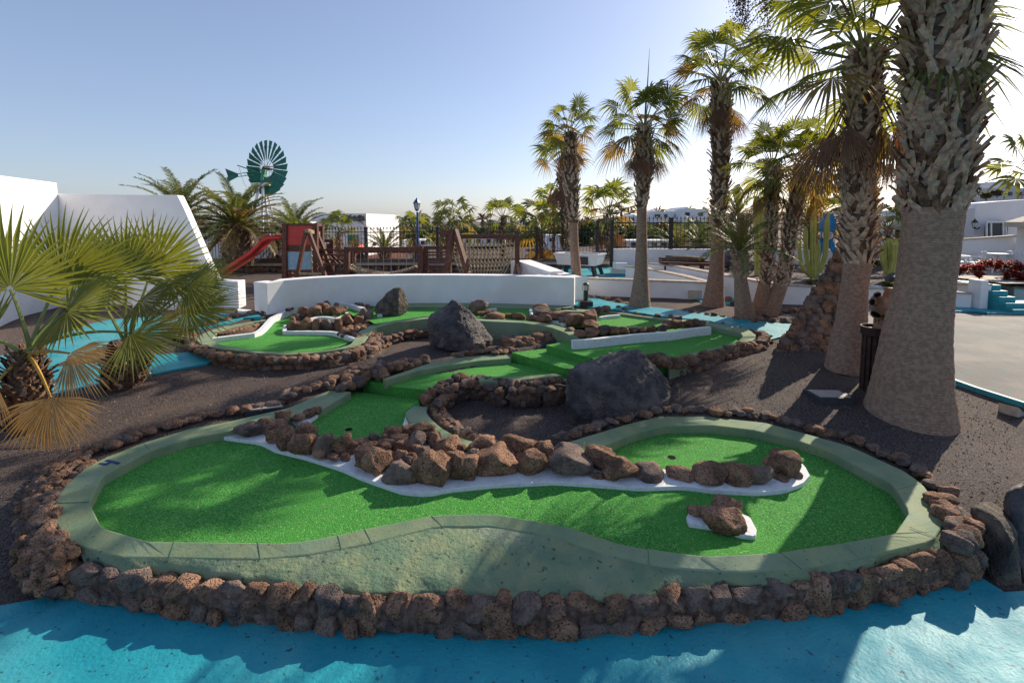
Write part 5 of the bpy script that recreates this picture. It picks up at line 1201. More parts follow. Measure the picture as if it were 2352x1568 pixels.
while x < 1640:
    Y = rs.uniform(55, 80); H = S(rs.uniform(8, 20), Y); b = PD(x, 524 if x < 1400 else 505, Y); mb.mi = 2; mb.tube([b - Vector((0, 0, 1)), b + Vector((0, 0, H))], .15, 4); mb.mi = 0 if rs.random() < .6 else 1
    for k in range(22):
        az = rs.uniform(0, 6.28); el = rs.uniform(-.9, 1.2); d = Vector((math.cos(az) * math.cos(el), math.sin(az) * math.cos(el), math.sin(el))); s_ = rs.uniform(.9, 1.3); t = b + Vector((0, 0, H)); sd_ = d.orthogonal().normalized() * .16
        mb.add([t, t + d * s_ * .6 + sd_, t + d * s_ * 1.1 - Vector((0, 0, .3)), t + d * s_ * .6 - sd_], [(0, 1, 2, 3)])
    x += rs.uniform(14, 34)
o = mb.build('distant_palms', [M_bush, M_bushb, M_core]); tag(o, kind='stuff')
# hill
hm = MB(); prof = [(-1300,512),(-300,516),(300,516),(800,516),(1100,514),(1300,506),(1420,500),(1560,492),(1700,490),(1840,486),(1950,484),(2060,485),(2150,490),(2260,480),(2400,470),(2700,470),(3600,500)]
tp = [PD(x, y, 320) for x, y in prof]; fr = [PD(x, 524, 95) for x, y in prof]; vs = []
for a_, b_ in zip(fr, tp): vs += [Vector((a_.x, a_.y, -1)), a_.lerp(b_, .5) + Vector((0, 0, .5)), b_, Vector((b_.x, b_.y + 60, -5))]
hm.add(vs, [(4 * i + j, 4 * i + 4 + j, 4 * i + 5 + j, 4 * i + 1 + j) for i in range(len(prof) - 1) for j in range(3)]); o = hm.build('hill', M_hill, smooth=True); tag(o, kind='structure')

# ------------------------------------------------------------------ pool table terrace
fl = .80
mb = MB(); fp = [P(1330, 645, fl), P(1640, 655, fl), P(1650, 648, fl), P(1437, 610, fl), P(1404, 612, fl), P(1240, 614, fl), P(1262, 626, fl)]
mb.prism(fp, .3, fl); o = mb.build('terrace_floor', M_blue); tag(o, kind='structure')
YW = P(1470, 690, .62).y
def wall_b(name, pts, th, z0, label, cop=True, m_=M_white):
    """pts (x, y_top, Y)"""
    r_ = thing(name, PD(*pts[0]), label, 'wall'); b = wall_px(pts, th, z0); b.build('face', m_, r_)
    if cop:
        mb = MB(); a = [PD(*p) for p in pts]
        for p, q in zip(a, a[1:]):
            d = (q - p); nn = Vector((-d.y, d.x, 0)).normalized() * th / 2; u = Vector((0, 0, .018)); mb.beam(p + nn + u, q + nn + u, th + .05, .036)
        mb.build('coping', M_cop, r_)
    return r_
wall_b('garden_wall', [(1331,641,12.6),(1400,643,12.4),(1500,646,12.2),(1626,651,11.9)], .2, .3, 'white wall with thin brown coping holding the pool table terrace')
bx = MB(); bx.box(PD(1597, 678, 12.0 - .04) , (S(32, 12), .06, S(23, 12))); one('meter_box', bx, M_beige, 'beige meter box set in the white terrace wall by the tall palm', 'meter box')
wall_b('garden_wall', [(1437,613,15.2),(1470,616,14.6),(1560,634,13.0),(1622,650,11.95)], .2, .5, 'sloping white wall between pool table terrace and the ramp')
wall_b('garden_wall', [(1488,606,15.2),(1560,615,13.8),(1631,628,12.6),(1689,638.5,11.9),(1743,648.5,11.4),(1792,656,11.2)], .2, .3, 'long white planter wall with brown coping running behind the palms')
wall_b('garden_wall', [(1405,572,16.4),(1540,572,16.4),(1690,573,16.4),(1860,574,16.4),(2060,572,16.4)], .25, .3, 'straight white wall carrying the right hand iron fence', cop=False)
mb = MB(); mb.box(PD(1424, 610, 16.0), (S(27, 16), .5, S(15, 16))); one('plinth', mb, M_white, 'small white block at the foot of the fence corner', 'plinth', bevel=.01)
flat('ramp', [(1623,700),(1700,700),(1730,655),(1640,640),(1490,612),(1450,612)], .66, M_blue)
# planter soil behind
mb = MB(); sp = [PD(1490,606,15.3),PD(1560,612,14.0),PD(1631,626,12.8),PD(1689,636,12.1),PD(1743,646,11.6),PD(1800,655,11.4),PD(1990,662,11.0),PD(2075,664,10.9),PD(2150,640,12.0),PD(2090,600,16.3),PD(1500,590,16.3)]
for p in sp: p.z = min(p.z, 1.12)
mb.prism(sp, None); o = mb.build('planter_soil', M_gravel); tag(o, kind='structure')
# pool table
pt = thing('pool_table', PD(1330, 628, 15.6), 'white outdoor pool table with dark coin panel and black legs', 'pool table')
MT = Matrix.Rotation(R(-28), 3, 'Z'); c0 = PD(1330, 628, 15.9); c0.z = fl; hh = .70
def tb(mb, x, y, z, sx, sy, sz): mb.box(c0 + MT @ Vector((x, y, z)), (sx, sy, sz), M=MT)
c0 = Vector((PD(1332, 600, 15.9).x, 15.9, fl))
mb = MB(); L_, W_ = 1.50, .88; vs = []
for z, k in ((.36, .86), (.70, 1.0)):
    for sx, sy in ((-1, -1), (1, -1), (1, 1), (-1, 1)): vs.append(c0 + MT @ Vector((sx * L_ / 2 * k, sy * W_ / 2 * (k if k == 1 else .9), z)))
mb.add(vs, [(3, 2, 1, 0), (0, 1, 5, 4), (1, 2, 6, 5), (2, 3, 7, 6), (3, 0, 4, 7), (4, 5, 6, 7)]); mb.build('cabinet', M_plast, pt, bevel=.02)
mb = MB(); 
for x, y, sx, sy in ((0, W_ / 2 - .04, L_ + .04, .1), (0, -W_ / 2 + .04, L_ + .04, .1), (L_ / 2 - .04, 0, .1, W_ - .1), (-L_ / 2 + .04, 0, .1, W_ - .1)): tb(mb, x, y, .725, sx, sy, .05)
mb.build('rail', M_plast, pt)
mb = MB(); tb(mb, 0, 0, .705, L_ - .16, W_ - .16, .012); mb.build('bed', M_felt, pt)
mb = MB(); tb(mb, .22, -W_ / 2 * .965 - .012, .53, .42, .03, .26); mb.build('coin_panel', M_dkgrey, pt)
mb = MB(); tb(mb, -L_ / 2 * .95 - .0, -.12, .55, .03, .26, .09); mb.build('ball_return', M_dkgrey, pt)
for sx, sy in ((-1, -1), (1, -1), (1, 1), (-1, 1)):
    mb = MB(); mb.beam(c0 + MT @ Vector((sx * .55, sy * .3, .36)), c0 + MT @ Vector((sx * .66, sy * .36, .02)), .11, .11); lg = mb.build('leg', M_iron, pt)
    mb = MB(); mb.lathe([(.09, 0), (.09, .02), (.03, .05)], c0 + MT @ Vector((sx * .66, sy * .36, 0)), 10); mb.build('foot', M_plast, lg)
# bollard lamps
def bollard(label, base, h, s_=1.0):
    r_ = thing('bollard_lamp', base, label, 'bollard lamp'); b = Vector(base)
    mb = MB(); mb.box(b + Vector((0, 0, .06 * s_)), (.30 * s_, .30 * s_, .16 * s_)); mb.build('base', M_iron, r_, bevel=.015)
    mb = MB(); mb.lathe([(.055 * s_, .1 * s_), (.055 * s_, h * .68)], b, 14); mb.build('post', M_iron, r_)
    mb = MB(); mb.lathe([(.062 * s_, h * .68), (.062 * s_, h * .92)], b, 14); mb.build('lens', M_frost, r_)
    mb = MB(); mb.lathe([(.075 * s_, h * .90), (.07 * s_, h * .94), (.045 * s_, h * .985), (.01, h)], b, 14)
    for k in range(6):
        a0 = k * math.pi / 3; mb.tube([b + Vector((.068 * s_ * math.cos(a0), .068 * s_ * math.sin(a0), h * .67)), b + Vector((.068 * s_ * math.cos(a0), .068 * s_ * math.sin(a0), h * .92))], .006, 4)
    mb.build('cap', M_iron, r_)
pb = PG(1345, 704); bollard('black bollard lamp standing at the right end of the curved white wall', pb, .56)
bollard('black bollard lamp by the red shrubs near the blue steps', Vector((PD(2309, 651, 11.6).x, 11.6, PD(2309, 651, 11.6).z)), .42, .8)
# small rocks along the bed
def scatter(label, spots, z=None, s_=.1, shade=.2):
    rs = random.Random(len(spots))
    for x, y, r_ in spots:
        p = PG(x, y); q = S(r_, p.y); mb = MB(); m = M_rockd if rs.random() < shade else M_rock; mb.rock(p + Vector((0, 0, q * .35)), (q, q * .8, q * .7), int(x + y), 3, rz=x)
        tag(mb.build('rock', m, smooth=True), label, 'rock', label)
scatter('brown rock of the row edging the gravel bed behind the back blue path', [(1352,684,8),(1368,684,7),(1385,686,6),(1395,689,8),(1420,694,8),(1452,698,9),(1440,700,5),(1590,720,10),(1605,722,6),(1625,725,8),(1640,727,10),(1660,730,8),(1575,716,7),(1690,735,7),(1730,742,9),(1720,738,6)])
scatter('reddish rock of the cluster between the tall palm and the stubby trunk', [(1672,692,11),(1684,700,9),(1694,703,7),(1670,684,8),(1700,706,6)])
scatter('squarish brown rock of the row edging the bed under the crossing palms', [(1745,738,14),(1775,742,13),(1805,742,14),(1830,742,10),(1808,718,12),(1826,716,10),(1842,714,9),(1788,722,8)])
scatter('small dark stone of the line lying along the back kerb near the blue path', [(1402,716,5),(1430,720,6),(1460,722,7),(1480,724,5),(1510,728,8),(1540,730,9),(1560,733,7),(1600,738,8),(1625,742,6),(1660,746,6),(1700,756,6),(1725,762,7),(1745,768,8),(1752,778,8),(1435,714,8),(1420,708,7)], shade=.7)

# ------------------------------------------------------------------ stone pyramid
sp_ = thing('stone_pyramid', PG(1880, 806), 'tall tapering pyramid of rounded lava stones behind the second palm', 'stone sculpture')
bY = PG(1880, 806).y; bz = PG(1880, 806).z - .05
b4 = [PD(1778, 806, bY), PD(1976, 812, bY), PD(1985, 780, bY + 1.35), PD(1830, 780, bY + 1.35)]
for p in b4: p.z = bz
apex = PD(1934, 560, bY + .55); apex2 = PD(1944, 556, bY + .62)
mb = MB(); ct = sum(b4, Vector()) / 4
core = [p.lerp(ct, -.012) for p in b4]; core = [Vector((p.x, p.y, bz)) for p in core]
mb.add(core + [apex - Vector((0, 0, .05))], [(3, 2, 1, 0), (0, 1, 4), (1, 2, 4), (2, 3, 4), (3, 0, 4)]); mb.build('core', M_mortar, sp_)
mb = MB(); rs = random.Random(17)
for fa, fb in ((0, 1), (3, 0), (1, 2)):
    A, B = b4[fa], b4[fb]; H = (apex - A).length; nv = (B - A).cross(apex - A).normalized()
    t = 0; row = 0
    while t < .97:
        sz = .12 * rs.uniform(.85, 1.15); wrow = (B - A).length * (1 - t); n_ = max(1, int(wrow / (sz * 1.55)))
        for i in range(n_):
            u = (i + .5 + .0) / n_; p = A.lerp(apex, t).lerp(B.lerp(apex, t), u) + Vector((rs.uniform(-.02, .02), 0, rs.uniform(-.02, .02)))
            mb.mi = rs.random() < .55; k = wrow / n_ / 2 * 1.02
            bmr = MB(); bmr.rock((0, 0, 0), (k * 1.06, .038, sz * .64), rs.randint(0, 99999), 3, cuts=6, amp=.1, box=.75)
            ex = (B - A).normalized(); ez = nv; ey = ez.cross(ex)
            vs = [p + ex * v[0] + ez * v[1] * (-1 if False else 1) + ey * v[2] for v in bmr.v]; mb.add(vs, bmr.f)
        t += sz * 1.12 / H; row += 1
mb.build('stones', [M_rock, M_rockd], sp_, smooth=True)

# ------------------------------------------------------------------ right side: planter walls, steps, white house, terrace
wall_b('garden_wall', [(1792,656,11.25),(1870,660,11.1),(1990,664,10.9),(2072,666,10.75)], .2, .3, 'white planter wall seen between stone pyramid and huge trunk')
wall_b('garden_wall', [(2150,671,10.8),(2232,676,10.6)], .2, .3, 'low white planter wall right of the huge trunk')
wall_b('garden_wall', [(2165,651,11.5),(2255,656,10.55)], .22, .3, 'higher white wall end beside the blue steps')
mb = MB(); mb.box((PD(2246, 690, 10.6).x, 10.62, .8), (.16, .3, 1.0)); one('pillar', mb, M_white, 'white pier ending the planter wall at the steps', 'pillar')
st = thing('steps', PD(2300, 725, 10.6), 'turquoise painted steps climbing beside the white pier at the right edge', 'steps')
for i in range(5):
    z = .63; y0 = 10.0 + i * .15; x0 = PD(2253, 700, 10.7).x; x1 = PD([2480, 2400, 2333, 2314, 2297][i], 700, y0).x
    mb = MB(); mb.box(((x0 + x1) / 2, y0 + .6, z + (i + .5) * .11), (x1 - x0, 1.2, .11)) ; mb.build('step', M_blue if i % 2 == 9 else M_teal, st, bevel=.008)
wall_b('garden_wall', [(2294,650,12.1),(2330,662,11.2),(2420,676,10.6)], .3, .4, 'white wall sloping down on the right side of the blue steps')
up_ = MB(); up_.prism([Vector((PD(2187,650,12.2).x, 10.9, 1.18)), Vector((PD(2520,650,12.2).x, 10.9, 1.18)), Vector((22, 20, 1.18)), Vector((PD(2100,600,20).x, 20, 1.18)), Vector((PD(2150,640,12.6).x, 12.6, 1.18))], None); o = up_.build('terrace_floor', M_cop); tag(o, kind='structure')
wh = thing('white_house', PD(2300, 600, 15.5), 'white house with sliding glass door and curved parapet at the right edge', 'house')
mb = wall_px([(2240,478,15.5),(2248,466.5,15.5),(2300,462,15.3),(2352,458.5,15.1),(2460,452,14.8)], 4.0, 1.0); mb.build('wall', M_white, wh)
mb = MB(); mb.box(PD(2288, 527, 15.12), (S(46, 15.1), .1, S(36, 15.1))); dr = mb.build('glass_door', M_glass, wh)
mb = MB()
for x in (2266, 2276, 2304, 2310): bm_px(mb, (x, 510), (x, 545), 15.05, 15.05, .04)
bm_px(mb, (2265, 510), (2311, 510), 15.05, 15.05, .05); mb.build('door_frame', M_plast, dr)
wl = thing('wall_lantern', PD(2240, 520, 15.3), 'small black lantern fixed to the corner of the white house', 'lantern'); lantern(wl, PD(2238, 522, 15.2), .45); mb = MB(); mb.tube([PD(2238,524,15.2), PD(2246,526,15.3), PD(2250,522,15.45)], .02, 5); mb.build('bracket', M_iron, wl)
wall_b('garden_wall', [(2196,552,14.2),(2260,548,13.9),(2334,543,13.6)], .25, 1.2, 'tall white balcony wall with sloping grey top before the white house')
mb = wall_px([(2338,505,13.5),(2352,504,13.4),(2480,498,12.8)], .3, 1.0); one('garden_wall', mb, M_white, 'white wall return cut by the right picture edge', 'wall')
mb = MB(); mb.box(PD(2215, 530, 20), (S(50, 20), .05, S(38, 20))); one('wooden_screen', mb, M_wood, 'brown slatted screen left of the white house', 'screen')
def parasol(label, x, y, Y, Rr, pole=True):
    r_ = thing('parasol', PD(x, y + 80, Y), label, 'parasol'); c = PD(x, y, Y); mb = MB()
    vs = [c + Vector((0, 0, .45))] + [c + Vector((Rr * math.cos(k * math.pi / 4), Rr * math.sin(k * math.pi / 4), 0)) for k in range(8)] + [c + Vector((Rr * math.cos(k * math.pi / 4), Rr * math.sin(k * math.pi / 4), -.14)) for k in range(8)]
    mb.add(vs, [(0, 1 + k, 1 + (k + 1) % 8) for k in range(8)] + [(1 + k, 9 + k, 9 + (k + 1) % 8, 1 + (k + 1) % 8) for k in range(8)]); mb.build('canopy', M_beige, r_)
    mb = MB(); mb.tube([c + Vector((0, 0, .4)), c - Vector((0, 0, 1.9))], .035, 8); mb.build('pole', M_woodl, r_)
parasol('beige parasol reaching in from the right picture edge', 2436, 510, 12.8, 1.05)
parasol('beige parasol half hidden behind the huge trunk', 2088, 518, 17, .75)
# plastic chairs and table
def chair(label, x, y, Y, rz):
    b = PD(x, y, Y); b.z = 1.18; K = .70; r_ = thing('plastic_chair', b, label, 'chair', 'white plastic chairs on the terrace'); M_ = Matrix.Rotation(rz, 3, 'Z')
    def bx_(m_, x_, y_, z_, sx, sy, sz): m_.box(b + M_ @ Vector((x_, y_, z_)) * K, (sx * K, sy * K, sz * K), M=M_)
    mb = MB(); bx_(mb, 0, 0, .43, .48, .45, .03); mb.build('seat', M_plast, r_)
    mb = MB(); pts = [b + M_ @ Vector((.25 * math.sin(t), .2 + .06 * math.cos(t), .83 + .03 * math.cos(t))) * K for t in np.linspace(-1.4, 1.4, 9)]; mb.tube(pts, .022, 6)
    for k in range(5): mb.beam(b + M_ @ Vector((-.16 + .08 * k, .22, .45)) * K, b + M_ @ Vector((-.18 + .09 * k, .26, .84)) * K, .045, .015)
    mb.build('backrest', M_plast, r_)
    for sx in (-1, 1):
        mb = MB(); mb.tube([b + M_ @ Vector((sx * .25, -.2, .43)) * K, b + M_ @ Vector((sx * .27, -.18, .64)) * K, b + M_ @ Vector((sx * .27, .1, .66)) * K, b + M_ @ Vector((sx * .24, .22, .82)) * K], .022, 6); mb.build('armrest', M_plast, r_)
        for sy in (-1, 1): mb = MB(); mb.tube([b + M_ @ Vector((sx * .22, sy * .2, .43)) * K, b + M_ @ Vector((sx * .26, sy * .25, 0)) * K], .022, 6); mb.build('leg', M_plast, r_)
chair('white plastic chair nearest the huge trunk on the upper terrace', 2205, 620, 13.2, .5); chair('white plastic chair left of the terrace table', 2238, 622, 13.0, -2.6); chair('white plastic chair right of the terrace table seen side on', 2338, 622, 13.0, 1.7)
tbp = PD(2285, 620, 13.3); tbp.z = 1.18; tr_ = thing('plastic_table', tbp, 'white plastic table between the terrace chairs', 'table')
mb = MB(); mb.lathe([(.34, .50), (.35, .52), (.35, .54)], tbp, 20); mb.build('table_top', M_plast, tr_)
for k in range(4): mb = MB(); a0 = k * math.pi / 2 + .6; mb.tube([tbp + Vector((.22 * math.cos(a0), .22 * math.sin(a0), .5)), tbp + Vector((.28 * math.cos(a0), .28 * math.sin(a0), 0))], .022, 6); mb.build('leg', M_plast, tr_)
# shrubs
def shrub(label, spots, m_, s_, n, name='shrub', cat='shrub', stems=True):
    rs = random.Random(int(spots[0][0])); mb = MB()
    for x, y, Y, r_ in spots:
        mb.mi = 0; c = PD(x, y, Y); q = S(r_, Y)
        for _ in range(n):
            d = Vector((rs.gauss(0, 1), rs.gauss(0, 1), rs.gauss(0, 1))).normalized() * q * rs.random() ** .35; d.z *= .8; p = c + d
            for k in range(6):
                a0 = k * 1.05 + rs.random(); dv = Vector((math.cos(a0), math.sin(a0), rs.uniform(.1, .8))).normalized() * s_ * rs.uniform(.7, 1.2); sv = dv.cross(Vector((0, 0, 1))).normalized() * s_ * .28
                mb.add([p, p + dv * .6 + sv, p + dv, p + dv * .6 - sv], [(0, 1, 2, 3)])
        if stems: mb.mi = 1; [mb.tube([c - Vector((0, 0, q * 1.0)) , c + Vector((rs.uniform(-q, q), rs.uniform(-q, q), q * .5)) * 1.0], .012, 4) for _ in range(3)]
    return tag(mb.build(name, [m_, M_core]), label, cat)
shrub('red succulent shrub spreading in front of the terrace chairs', [(2205,622,11.9,12),(2225,618,11.9,14),(2245,618,11.8,15),(2262,608,11.9,14),(2285,608,11.8,16),(2305,612,11.7,15),(2330,612,11.7,16),(2352,620,11.6,17),(2320,630,11.5,14),(2345,640,11.4,13),(2250,632,11.6,9)], M_red_leaf, .075, 60)
shrub('dark red shrub behind the huge trunk by the round cactus', [(2078,610,13,8),(2082,590,13,8)], M_red_leaf, .06, 60)
shrub('low yellow green plants under the round cactus', [(2045,655,11.1,7),(2062,650,11.1,9),(2035,652,11.1,6)], L_bright, .06, 50)
shrub('low green plants on the planter edge left of the stone pyramid', [(1880,645,11.4,9),(1860,650,11.3,7),(1895,650,11.3,6)], L_green, .05, 50)
shrub('yellow green bush behind the second palm', [(2016,605,13,9),(2008,590,13,8)], L_yel, .07, 60)
shrub('bushy tree rising above the white house roof', [(2235,440,19,14),(2225,470,19,12),(2265,452,17,9),(2290,445,17,9)], M_bushb, .12, 90, name='tree', cat='tree')
shrub('green hedge bush behind fence beside the tall flared palm', [(1680,600,18,9),(1690,585,18,10),(1855,590,18,16),(1880,575,18,16),(1990,560,19,16),(2010,545,19,14)], M_bush, .12, 90)
# cacti
def cactus(label, cols, Y, seed, r0=8):
    rs = random.Random(seed); r_ = thing('cactus', PD(cols[0][0][0][0], cols[0][0][0][1], Y), label, 'cactus')
    for pts, rad in cols:
        pw = [PD(x, y, Y + dy) for x, y, dy in pts]; pw = res(pw, 12); rr_ = S(rad, Y); mb = MB(); vs = []; n = 12
        for i, p in enumerate(pw):
            k = rr_ * (1 + .06 * math.sin(i * 1.7 + rad)) * (1 if i < 11 else .55)
            for j in range(n): a0 = 2 * math.pi * j / n; q = k * (1.0 if j % 2 else .62); vs.append(p + Vector((q * math.cos(a0), q * math.sin(a0), 0)))
        mb.add(vs, [(i * n + j, i * n + (j + 1) % n, (i + 1) * n + (j + 1) % n, (i + 1) * n + j) for i in range(11) for j in range(n)] + [tuple(range(11 * n, 12 * n))]); mb.build('column', M_cactus, r_)
cactus('tall candelabra cactus with curved yellow green columns before the blue figure', [([(1868,640,0),(1867,560,0),(1869,486,0)],6.5),([(1866,636,0),(1856,612,0),(1851,580,0),(1850,520,0)],5),([(1864,638,0),(1846,622,-.1),(1838,600,-.1),(1834,545,0)],4.5),([(1872,634,0),(1886,616,0),(1895,590,0),(1901,496,0)],5.5),([(1868,636,.2),(1879,600,.3),(1880,556,.3)],4.5)], 12.0, 1)
cactus('clustered round cactus in the planter beside the huge trunk', [([(2044,632,0),(2044,590,0),(2042,548,0)],8),([(2040,630,0),(2030,600,0),(2027,562,0)],7),([(2050,630,0),(2060,605,0),(2064,572,0)],6),([(2046,632,-.1),(2053,600,-.1),(2054,560,-.1)],7),([(2038,632,.1),(2036,600,.1),(2034,566,.1)],7),([(2048,630,.15),(2056,590,.2),(2058,552,.2)],6)], 11.8, 2)
cactus('single very tall columnar cactus left of the crossing palms', [([(1742,640,0),(1742,560,0),(1738,450,0)],9),([(1744,560,.3),(1750,500,.3),(1752,452,.3)],7)], 13.0, 3)
hull_rock('boulder', HP(11.3, [(2032,654,0),(2030,640,.1),(2040,628,.2),(2058,626,.2),(2074,636,.2),(2076,654,.1),(2050,636,-.1),(2050,630,.6),(2070,640,.5)]), M_boulder, 'smooth dark boulder in the planter under the round cactus', 5, sub=2, amp=.03)
hull_rock('boulder', HP(14.5, [(1652,620,0),(1650,600,.1),(1660,580,.2),(1690,572,.2),(1740,575,.3),(1755,600,.2),(1750,628,0),(1700,590,-.2),(1700,580,.8)]), M_boulder, 'large black rock in the planter behind the stubby palm trunk', 6, sub=2, amp=.08)
# blue figure sign
fg = thing('figure_sign', PD(1893, 640, 12.6), 'blue plank figure holding a white oval board behind the candelabra cactus', 'sign')
def ext_px(mb, pts, Y, th):
    f_ = [PD(x, y, Y) for x, y in pts]; n = len(f_); tri = geometry.tessellate_polygon([[Vector((p.x, p.z, 0)) for p in f_]]); b_ = [p + Vector((0, th, 0)) for p in f_]
    mb.add(f_ + b_, [tuple(t) for t in tri] + [tuple(i + n for i in t)[::-1] for t in tri] + [(i, (i + 1) % n, n + (i + 1) % n, n + i) for i in range(n)])
mb = MB(); ext_px(mb, [(1890,493),(1900,492),(1906,497),(1913,492),(1916,496),(1921,512),(1918,530),(1914,552),(1920,572),(1917,585),(1904,560),(1897,540),(1893,560),(1884,595),(1882,640),(1876,636),(1880,590),(1885,560),(1886,530),(1884,512)], 12.6, .06); mb.build('body', M_bluewood, fg)
mb = MB(); el = [(1901 + 15.5 * math.cos(t), 540 + 12 * math.sin(t)) for t in np.linspace(0, 2 * math.pi, 25)[:-1]]; ext_px(mb, el, 12.5, .05); bd = mb.build('board', M_plast, fg)
mb = MB(); ring_ = [PD(1901 + 15.5 * math.cos(t), 540 + 12 * math.sin(t), 12.49) for t in np.linspace(0, 2 * math.pi, 33)]; mb.tube(ring_, .014, 5, cap=False)
for i, (a, b) in enumerate(((1893,1909),(1891,1911),(1892,1910),(1894,1908))):
    x = a
    while x < b: w_ = random.uniform(1.2, 3); bm_px(mb, (x, 533 + 4.5 * i), (min(b, x + w_), 533 + 4.5 * i), 12.48, 12.48, .008, .02); x += w_ + .9
mb.build('lettering', M_wood, bd)
mb = MB(); mb.box(PD(1763, 0, 1) if False else PD(2012, 659, 11.05), (S(16, 11), .12, S(6, 11))); one('name_plate', mb, M_plast, 'small white plant name plate on the planter edge', 'plate')
# bench and rubble pile
bn = thing('wooden_bench', PD(1580, 612, 15), 'dark wooden bench stack with tarpaulin on the upper bed', 'bench')
for x0, x1, y, Y in ((1514,1640,598,14.6),(1516,1636,603,14.2),(1514,1560,593,15)): mb = MB(); bm_px(mb, (x0, y), (x1, y + 4), Y, Y, .12, .06); mb.build('plank', M_wood, bn)
for x in (1530, 1576, 1612): mb = MB(); bm_px(mb, (x, 605), (x, 622), 14.4, 14.4, .1); mb.build('leg', M_wood, bn)
mb = MB(); mb.rock(PD(1575, 596, 14.6), (.68, .3, .13), 5, 3, amp=.3); mb.build('tarpaulin', M_core, bn, smooth=True)
# barrel with coral urn
pbz = PG(2018, 905); bc = Vector((pbz.x + .03, pbz.y + .12, pbz.z)); Hb = HC - (752 - 508) / FPX * bc.y - bc.z
ba = thing('barrel_stand', bc, 'rusty slatted barrel stand between the two big palm trunks', 'barrel')
mb = MB(); nb = 16; rb_ = S(33, bc.y)
for k in range(nb):
    a0 = 2 * math.pi * k / nb; mb.box(bc + Vector((rb_ * .78 * math.cos(a0), rb_ * .78 * math.sin(a0), Hb * .44)), (.035, rb_ * .24, Hb * .9), rz=a0)
mb.build('slats', M_rust, ba); mb = MB(); mb.lathe([(rb_ * .70, 0), (rb_ * .70, Hb * .9)], bc, 20); mb.build('liner', M_core, ba)
mb = MB(); mb.lathe([(rb_ * .8, Hb * .86), (rb_ * 1.0, Hb * .88), (rb_ * 1.02, Hb * 1.0), (rb_ * .93, Hb * 1.0), (rb_ * .93, Hb * .95)], bc, 24); mb.build('rim', M_rust, ba)
mb = MB(); mb.lathe([(rb_ * .5, Hb * .94), (rb_ * .5, Hb * .955)], bc + Vector((-.02, 0, .012)), 16); mb.build('tray', M_cop, ba)
ur = thing('coral_urn', bc + Vector((.12, .05, Hb * .95)), 'clay urn sculpture with open spouts standing on the barrel', 'sculpture'); uc = bc + Vector((.10, .03, Hb * .95)); us = S(84, bc.y) / 1.0
mb = MB(); mb.lathe([(us * .22, 0), (us * .24, us * .1), (us * .18, us * .3), (us * .17, us * .45)], uc, 16)
for k in range(14): a0 = k * .45; mb.tube([uc + Vector((us * .22 * math.cos(a0 + .3 * math.sin(z * 9)), us * .22 * math.sin(a0 + .3 * math.sin(z * 9)), us * z)) for z in np.linspace(.02, .42, 8)], us * .02, 5)
mb.build('stem', M_terra, ur, smooth=True)
mb = MB(); mb.rock(uc + Vector((0, 0, us * .68)), (us * .32, us * .3, us * .3), 77, 4, amp=.05, cuts=2); mb.build('body', M_terra, ur, smooth=True)
for dx, dy, dz, r_ in ((-.8, -.3, .75, .09), (-.9, -.2, .2, .09), (-.7, -.3, -.5, .13), (.1, -.1, 1, .12), (.65, -.3, .75, .08), (.4, -.9, .25, .09), (-.25, -1, -.1, .09), (.9, .1, .1, .09), (.5, -.7, -.4, .08)):
    d = Vector((dx, dy, dz)).normalized(); c = uc + Vector((0, 0, us * .68)); mb = MB(); mb.tube([c + d * us * .2, c + d * us * .36, c + d * us * .47], [us * r_ * 1.1, us * r_ * .75, us * r_ * 1.1], 12, cap=False); mb.tube([c + d * us * .47, c + d * us * .34], [us * r_ * 1.0, us * r_ * .6], 12, cap=False)
    sp2 = mb.build('spout', M_terra, ur, smooth=True); mb = MB(); mb.tube([c + d * us * .36, c + d * us * .44], [us * r_ * .62, us * r_ * .85], 12); mb.build('opening', M_hole, sp2)
# ground spotlight
gs = PG(2322, 950); sg = thing('ground_spotlight', gs, 'small dark wedge shaped ground spotlight in the gravel at the right edge', 'spotlight')
mb = MB(); c = gs; pr = [(-.07,.0),(-.075,.12),(.12,.0)]; M_ = Matrix.Rotation(.4, 3, 'Z')
mb.add([c + M_ @ Vector((x, y, z)) for y in (-.09, .09) for x, z in pr], [(0,1,2),(5,4,3),(0,3,4,1),(1,4,5,2),(2,5,3,0)]); mb.build('housing', M_cop, sg)
# finial of a far lamp/tower and dead leaf hanging
lp2 = thing('street_lamp', PD(1692, 640, 20), 'dark lantern top peeping over the date palm fronds', 'street lamp'); lantern(lp2, PD(1692, 462, 20), .9); mb = MB(); mb.tube([PD(1692,640,20), PD(1692,465,20)], .04, 8); mb.build('pole', M_iron, lp2)
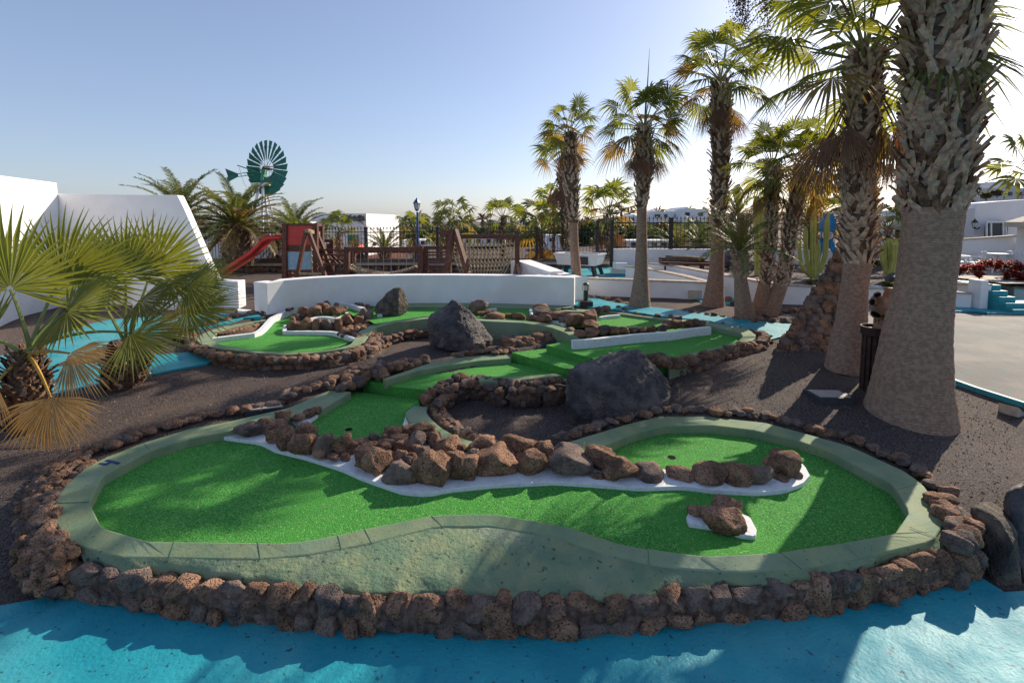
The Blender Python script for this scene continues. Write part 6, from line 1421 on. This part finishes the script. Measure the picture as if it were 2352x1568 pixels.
# weeds
def weed(label, x, y, z, h, seed):
    rs = random.Random(seed); b = P(x, y, z); mb = MB()
    for _ in range(7):
        d = Vector((rs.uniform(-.4, .4), rs.uniform(-.3, .3), 1)).normalized(); L = h * rs.uniform(.6, 1.1)
        for k in range(9):
            p = b + d * L * k / 9; a0 = rs.uniform(0, 6.28); q = Vector((math.cos(a0), math.sin(a0), .6)) * L * .16; s_ = q.cross(Vector((0, 0, 1))).normalized() * L * .03; mb.add([p - s_, p + s_, p + q], [(0, 1, 2)])
        mb.add([b + Vector((.002, 0, 0)), b - Vector((.002, 0, 0)), b + d * L], [(0, 1, 2)])
    tag(mb.build('weed', L_bright), label, 'plant')
weed('yellow green weed growing between the divider rocks near the cup', 733, 1020, .24, .14, 1); weed('thin weed sprouting by the kerb junction behind the divider', 1344, 1038, .28, .13, 2)
weed('tiny weed at the rubble by the back left kerb', 600, 1395 / 1.0 if False else 945, .3, .06, 3)

# ------------------------------------------------------------------ loose bits
rs = random.Random(91); mb = MB(); k = 0
while k < 9000:
    y = 3.4 + 5.5 * rs.random() ** 1.3; x = rs.uniform(-1.08, 1.08) * y
    if infoot(x, y): continue
    if inpoly(x, y, bowl): z = .10
    else: z = G(x, y)
    q = rs.uniform(.003, .007) * (1 + .12 * (y - 3.4)); c = Vector((x, y, z + q * .3)); mb.mi = 0 if rs.random() < .8 else (1 if rs.random() < .6 else 2); k += 1
    a = rs.uniform(0, 6.28); u = Vector((math.cos(a), math.sin(a), rs.uniform(-.3, .3))) * q * 1.3; v = Vector((-math.sin(a), math.cos(a), 0)) * q; w_ = Vector((0, 0, q * .9))
    mb.add([c + u, c + v, c - u, c - v, c + w_], [(0, 1, 4), (1, 2, 4), (2, 3, 4), (3, 0, 4)])
tag(mb.build('pebbles', [M_gravel, M_rock, M_cop]), kind='stuff')
mb = MB()
for k in range(90):
    x = rs.uniform(250, 2050); y = rs.uniform(1010, 1250); p = P(x, y, ZT + .003)
    if not inpoly(p.x, p.y, [(q.x, q.y) for q in Am]): continue
    a = rs.uniform(0, 6.28); u = Vector((math.cos(a), math.sin(a), .1)) * rs.uniform(.006, .016); v = Vector((-math.sin(a), math.cos(a), .2)) * .003; mb.add([p - u, p + v, p + u, p - v], [(0, 1, 2, 3)])
tag(mb.build('leaf_litter', M_woodl), kind='stuff')
